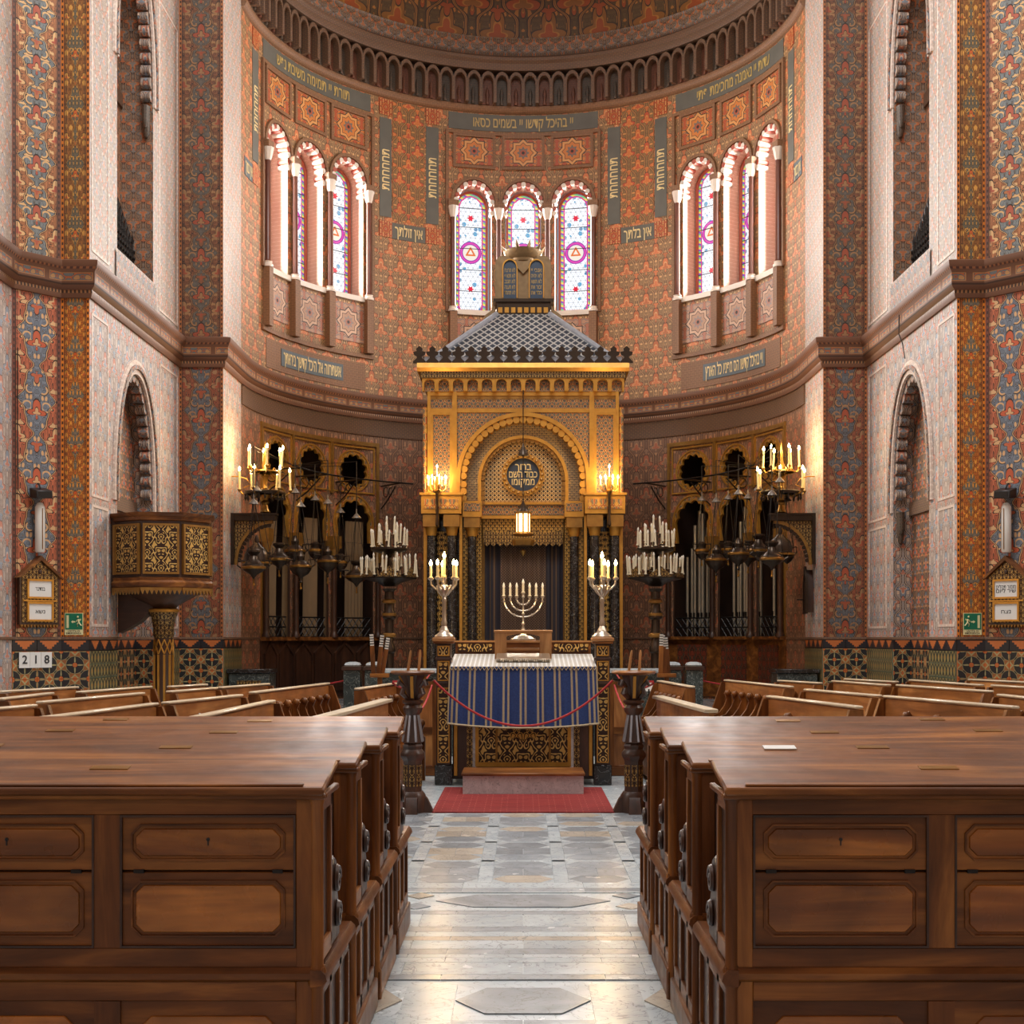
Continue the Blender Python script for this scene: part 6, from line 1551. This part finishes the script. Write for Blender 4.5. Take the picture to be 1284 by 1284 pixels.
# ------------------------------------------------------------ foreground pews
PX, PZ = .66, 1.13
def build_pew(s):
    """local: x from the aisle end outwards (times s), y away from the viewer, z up"""
    t = link('pew', None); L = 4.3
    def bx(x0, x1, y0, y1, z0, z1): return MB().box(s*x0, s*x1, y0, y1, z0, z1)
    # sloping desk top with rounded nosing
    zf, zk, d = 1.145, 1.2, .3
    def top(x0, x1, y0, y1, dz0, dz1):
        zz = lambda y: zf+(zk-zf)*(y/d)
        a, b = sorted((s*x0, s*x1)); return MB().hexa([(a, y0, zz(y0)+dz0), (b, y0, zz(y0)+dz0), (b, y1, zz(y1)+dz0), (a, y1, zz(y1)+dz0), (a, y0, zz(y0)+dz1), (b, y0, zz(y0)+dz1), (b, y1, zz(y1)+dz1), (a, y1, zz(y1)+dz1)])
    part('desk_top', top(-.018, L, -.045, d, 0, .026), MAT['walnut_x'], t, bevel=.007)
    part('book_stop', top(.05, L, -.03, -.005, .026, .034), MAT['walnut_x'], t, bevel=.004)
    for k in range(5): part('name_plate', top(.68+k*.78, .68+k*.78+.13, .17+.03*(k % 2), .21+.03*(k % 2), .0265, .029), MAT['brass'], t)
    part('nosing', bx(-.02, L, -.03, .0, zf-.022, zf), MAT['walnut_x'], t, bevel=.006); part('nosing_side', bx(-.022, 0, -.0, d, zf-.02, zf), MAT['walnut_x'], t, bevel=.004)
    part('carcass', bx(.02, L, .03, d-.02, .1, zf-.02), MAT['dark_wood_x'], t)
    zt_, z1, z2 = zf-.022, 1.07, .635                       # frame top, upper edge and lower edge of the doors
    part('top_rail', bx(.0, L, 0, .03, z1, zt_), MAT['walnut_x'], t, bevel=.003)
    part('middle_rail', bx(.0, L, 0, .03, .56, z2), MAT['walnut_x'], t, bevel=.003)
    part('waist_moulding', MB().prism([(-.016, .535), (-.02, .555), (-.006, .572), (.02, .572), (.02, .52), (-.004, .525)], *sorted((-s*.012, s*L)), 'x'), MAT['walnut_x'], t)
    part('upper_lower_rail', bx(.08, L, .002, .03, .46, .525), MAT['walnut_x'], t, bevel=.003)
    part('plinth', bx(-.01, L, -.012, .03, 0, .13), MAT['dark_wood_x'], t, bevel=.004)
    part('corner_stile', bx(0, .08, -.002, .03, .13, zt_), MAT['walnut_z'], t, bevel=.004)
    px_ = .08; W_, ST = .575, .085
    st_me = setm(bx(0, ST, -.0, .03, z2, z1).mesh('stile'), MAT['walnut_z']); st2 = setm(bx(0, ST, .0, .03, .13, .46).mesh('stile'), MAT['walnut_z'])
    def cham(x0, x1, z0, z1_, c): return [(s*a, b) for a, b in ((x0+c, z0), (x1-c, z0), (x1, z0+c), (x1, z1_-c), (x1-c, z1_), (x0+c, z1_), (x0, z1_-c), (x0, z0+c))]
    def door(x0, z0, z1_, lower):
        me = {}
        fr = MB().box(s*.004, s*(W_-.004), .008, .026, z0+.003, z1_-.003)
        b = part('door', fr, MAT['walnut_x'], t, loc=(s*x0, 0, 0), bevel=.003)
        m = MB(); A = cham(.035, W_-.035, z0+.035, z1_-.03, .03); B = cham(.05, W_-.05, z0+.05, z1_-.045, .026)
        part('panel_bead', MB().ring(A, cham(.041, W_-.041, z0+.041, z1_-.036, .028), .0, .01), MAT['walnut_x'], b)
        part('raised_panel', MB().prism(B, .003, .012), MAT['walnut_panel_x'], b, bevel=.003)
        return b
    zm = .885
    for k in range(6):
        x0 = px_+k*(W_+ST)
        u = door(x0, zm, z1, False); l = door(x0, z2, zm, True)
        part('edge_bead', MB().ring([(s*0, z2), (s*W_, z2), (s*W_, z1), (s*0, z1)], [(s*.007, z2+.007), (s*(W_-.007), z2+.007), (s*(W_-.007), z1-.007), (s*.007, z1-.007)], -.004, .01), MAT['dark_wood_x'], t, loc=(s*x0, 0, 0))
        for hx in (.06, W_-.06): part('hinge', MB().box(s*hx-.017, s*hx+.017, .002, .012, zm-.006, zm+.006), MAT['iron'], u)
        part('keyhole', MB().prism([(s*W_/2+.006*cos(a), zm+.105+.006*sin(a)) for a in [2*pi*i/8 for i in range(8)]], .0005, .006).box(s*W_/2-.002, s*W_/2+.002, .0005, .006, zm+.085, zm+.105), MAT['black_plastic'], u)
        part('stile', st_me, None, t, loc=(s*(x0+W_), 0, 0)); part('stile', st2, None, t, loc=(s*(x0+W_), 0, 0))
        lw = part('lower_panel', MB().box(s*.0, s*W_, .012, .028, .13, .46), MAT['walnut_x'], t, loc=(s*x0, 0, 0))
        part('lower_panel_field', MB().prism(cham(.06, W_-.06, .19, .41, .04), .006, .014), MAT['walnut_panel_x'], lw, bevel=.003)
    # aisle end: frame with recessed slots
    def slotted(name, y0, y1, z0, z1_, slots):
        e = part(name, bx(.014, .03, y0, y1, z0, z1_), MAT['dark_wood_z'], t)
        part('end_rail', bx(0, .03, y0, y1, z0, z0+.06), MAT['walnut_y'], e, bevel=.003); part('end_rail', bx(0, .03, y0, y1, z1_-.05, z1_), MAT['walnut_y'], e, bevel=.003)
        ys = [y0]+[y0+(y1-y0)*k/slots for k in range(1, slots)]+[y1]
        for k, y in enumerate(ys): part('end_stile', bx(0, .03, max(y0, y-.028), min(y1, y+.028), z0, z1_), MAT['walnut_z'], e, bevel=.004)
    slotted('end_panel', .0, d-.02, .575, zt_+.0, 1); slotted('end_panel_lower', .0, .75, .13, .51, 3)
    part('end_moulding', MB().prism([(s*-.025, .53), (s*-.02, .55), (s*-.005, .565), (s*.03, .565), (s*.03, .51), (s*-.008, .515)], -.02, .76), MAT['walnut_y'], t); part('end_plinth', bx(-.014, .03, -.012, .76, 0, .13), MAT['walnut_y'], t, bevel=.005)
    # rounded corner post
    part('corner_post', MB().lathe([(.03, .0), (.03, .13), (.022, .14), (.022, .5), (.032, .52), (.032, .56), (.022, .58), (.022, zt_-.02), (.028, zt_)], 12, (s*.012, .012, 0)), MAT['walnut_z'], t)
    # carved scroll arm over the seat end
    for x in (0.0, 1.42, 2.84):
        m = MB(); pr = [(d-.02, .57), (.5, .57), (.51, .61), (.47, .65), (.48, .7), (.45, .75), (.46, .81), (.42, .86), (.37, .88), (.33, .86), (.3, .9), (d-.02, .9)]
        m.prism([(y, z) for y, z in pr], *sorted((s*(x+.004), s*(x+.045))), 'x'); a_ = part('arm_scroll', m, MAT['dark_wood_z'], t, bevel=.008)
        for cy, cz, r_ in ((.41, .66, .05), (.385, .79, .052)):
            m = MB(); m.tube([(s*(x-.002), cy+rr_*cos(q), cz+rr_*sin(q)) for q, rr_ in [(k*.5, r_*(1-k/22)) for k in range(20)]], .012, 6); part('volute', m, MAT['dark_wood_z'], a_)
    part('seat', bx(.04, L, d-.02, .82, .43, .47), MAT['walnut_x'], t, bevel=.006); part('seat_back', bx(.03, L, d-.03, d-.005, .47, zt_), MAT['dark_wood_x'], t)
    part('kneeling_board', bx(.03, L, .03, .8, .02, .1), MAT['dark_wood_x'], t)
    return t
ORD = ('nearest', 'second', 'third', 'fourth')
LBL = {-1: ('nearest left walnut pew showing keyhole doors below its sloping desk top', 'second left walnut pew behind the nearest, two brass plates on its desk', 'third left walnut pew, only desk top and aisle end showing', 'fourth left walnut pew, farthest of the row, with blue sheen on its desk'),
       1: ('nearest right walnut pew with figured golden doors and keyhole', 'second right walnut pew carrying a white name plate', 'third right walnut pew with carved scroll arm at the aisle', 'fourth right walnut pew, the farthest beside the right rope post')}
for s in (-1, 1):
    p0 = build_pew(s)
    for k in range(4):
        p = p0 if k == 0 else copy_tree(p0)
        p.location = (.673 if s > 0 else -.665, 4.44+k*.877, 0); tag(p, LBL[s][k], 'pew', 'foreground pews')
        if s > 0 and k == 1: part('white_name_plate', MB().hexa([(.3, .15, 1.2), (.43, .15, 1.2), (.43, .2, 1.21), (.3, .2, 1.21), (.3, .15, 1.204), (.43, .15, 1.204), (.43, .2, 1.214), (.3, .2, 1.214)]), MAT['paper'], p)

# ------------------------------------------------------------ benches facing the reading desk
def bench(x0, y0, x1, y1, label, s, zt=1.13, arms=True, z_seat=.45, pitch=.56):
    a, b = Vector((x0, y0)), Vector((x1, y1)); L = (b-a).length; ang = atan2(b.y-a.y, b.x-a.x)
    t = thing('side_bench', label, 'bench', (x0, y0, 0), ang, 'benches beside the reading desk')
    q = 1 if s > 0 else -1                                  # local +y*q points to the centre aisle
    bb = lambda u0, u1, v0, v1, z0, z1: MB().box(u0, u1, q*v0, q*v1, z0, z1)
    part('back_board', bb(0, L, -.02, .02, .1, zt-.03), MAT['bench_x'], t); part('top_rail', bb(-.02, L+.02, -.03, .045, zt-.022, zt), MAT['rim'], t, bevel=.008)
    part('frieze_board', bb(0, L, .02, .034, zt-.2, zt-.035), MAT['bench_x'], t)
    n = max(2, round(L/pitch)); w = L/n
    for k in range(n+1):
        u = min(max(k*w, .03), L-.03); part('stile', bb(u-.03, u+.03, .02, .04, .45, zt-.2), MAT['walnut_z'], t)
    for k in range(n): part('panel_ledge', bb(k*w+.03, (k+1)*w-.03, .02, .06, zt-.34, zt-.32), MAT['bench_x'], t)
    part('seat', bb(0, L, .03, .36, z_seat, z_seat+.04), MAT['walnut_x'], t); part('apron', bb(0, L, .3, .33, .05, z_seat), MAT['walnut_x'], t)
    for u in (0, L): part('end_panel', MB().prism([(q*-.03, 0), (q*.37, 0), (q*.37, .5), (q*.25, .62), (q*.08, zt-.03), (q*-.03, zt-.03)], u-.02, u+.02, 'x'), MAT['walnut_z'], t)
    if arms:
        pr = [(.03, .5), (.36, .5), (.42, .66), (.37, .72), (.3, .69), (.2, .73), (.13, .82), (.1, .9), (.13, .97), (.07, 1.01), (.03, .96)]
        me = setm(MB().prism([(q*y, z) for y, z in pr], -.018, .018, 'x').mesh('arm_divider'), MAT['walnut_z'])
        kn = setm(MB().ball((0, q*.385, .68), .045, 8, 5).mesh('arm_knob'), MAT['walnut_z']); kn2 = setm(MB().ball((0, q*.09, .97), .04, 8, 5).mesh('arm_knob'), MAT['walnut_z'])
        for k in range(1, n):
            o = part('arm_divider', me, None, t, loc=(k*w, 0, 0)); part('arm_knob', kn, None, o); part('arm_knob', kn2, None, o)
    return t
def Ypix(py, zt=1.13): return F*(EYE-zt)/(py-HY)
LB = [((0, 866), (94, 860.5), 'left side bench against the pier, under the number sheet'), ((99, 866.5), (186, 860), 'left side bench by the wall, just before the pulpit column'),
      ((0, 875), (62, 868), 'left side bench cut by the photo edge, second row from the wall'), ((50, 879), (176, 868), 'long left side bench in front of the exit sign tiles'),
      ((-30, 889), (40, 883), 'leftmost side bench at the photo edge just beyond the pews'), ((34, 900.5), (192, 881), 'pale worn left side bench nearest to the fourth pew'),
      ((213, 859.9), (256, 857.3), 'far left side bench right of the pulpit column'), ((212, 866), (268, 861.6), 'left side bench with dark end beneath the pulpit'),
      ((276, 861), (334, 856.5), 'farthest left side bench before the dark marble plinth'), ((207, 879.8), (299, 870.5), 'left side bench in the middle rows with panelled ledges'),
      ((239, 898.5), (339, 877.5), 'left side bench with bright top rail beside the carved stalls'), ((316, 867), (409, 856), 'left row of carved stalls with many scrolled arm dividers')]
RB = [((912, 852), (992, 860), 'right row of carved stalls with many scrolled arm dividers'), ((967, 872), (1077, 885), 'right side bench with bright top rail beside the carved stalls'),
      ((1013, 863.5), (1102, 871), 'right side bench in the middle rows with a worn pale board'), ((979, 852.5), (1028, 855.5), 'farthest right side bench before the dark marble plinth'),
      ((1047, 853), (1114, 858), 'right side bench with dark end below the wall niche'), ((1062, 850.5), (1124, 854), 'rearmost right side bench touching the tiled niche'),
      ((1128, 858), (1242, 865.5), 'long right side bench with stained back board in the middle'), ((1113, 871.8), (1273, 885), 'long right side bench nearest to the fourth pew'),
      ((1144, 851.8), (1231, 858), 'right side bench before the exit sign tiles'), ((1218, 851), (1300, 855), 'right side bench against the pier, under the notice board'),
      ((1247, 858.3), (1310, 862), 'right side bench at the photo edge, second row from the wall'), ((1256, 870), (1330, 878), 'rightmost side bench at the photo edge just beyond the pews')]
for lst, s in ((LB, -1), (RB, 1)):
    for (ax_, ay), (bx_, by), lb in lst:
        ya, yb_ = Ypix(ay), Ypix(by); p, q = at(ax_, HY, ya), at(bx_, HY, yb_)
        bench(p.x, p.y, q.x, q.y, lb, -1, pitch=.3 if 'stalls with' in lb else .56)
# low desks in front of the stalls, stalls near the desk
for s, nm, (a, b), (c, d) in ((-1, 'left', (424, 893), (484, 875.5)), ) and ((-1, 'left', ((392, 900), (484, 876)), ((448, 862.5), (494, 856))), (1, 'right', ((826, 872), (892, 889)), ((828, 853), (868, 860)))):
    pa, pb = at(a[0], HY, Ypix(a[1], 1.1)), at(b[0], HY, Ypix(b[1], 1.1))
    L = (pb-pa).length; ang = atan2(pb.y-pa.y, pb.x-pa.x); q = 1
    t = thing('stall_desk', 'low panelled desk front with pale rail before the %s carved stalls' % nm, 'desk', (pa.x, pa.y, 0), ang, 'stall desks')
    part('front_board', MB().box(0, L, -.02, .02, .05, 1.07), MAT['bench_x'], t); part('top_rail', MB().box(-.02, L+.02, -.06, .05, 1.07, 1.1), MAT['rim'], t, bevel=.006)
    n = 5
    for k in range(n+1): part('stile', MB().box(L*k/n-.03, L*k/n+.03, -.035, .035, .05, .9), MAT['walnut_z'], t)
    for k in range(n): part('panel_ledge', MB().box(L*k/n+.05, L*(k+1)/n-.05, -.05, .05, .72, .745), MAT['rim'], t)
    part('base_board', MB().box(0, L, -.04, .04, 0, .1), MAT['walnut_x'], t)
    pa, pb = at(c[0], HY, Ypix(c[1])), at(d[0], HY, Ypix(d[1])); 
    bench(pa.x, pa.y, pb.x, pb.y, '%s short stall beside the reading desk with big scrolled arms' % nm, -1, pitch=.3)
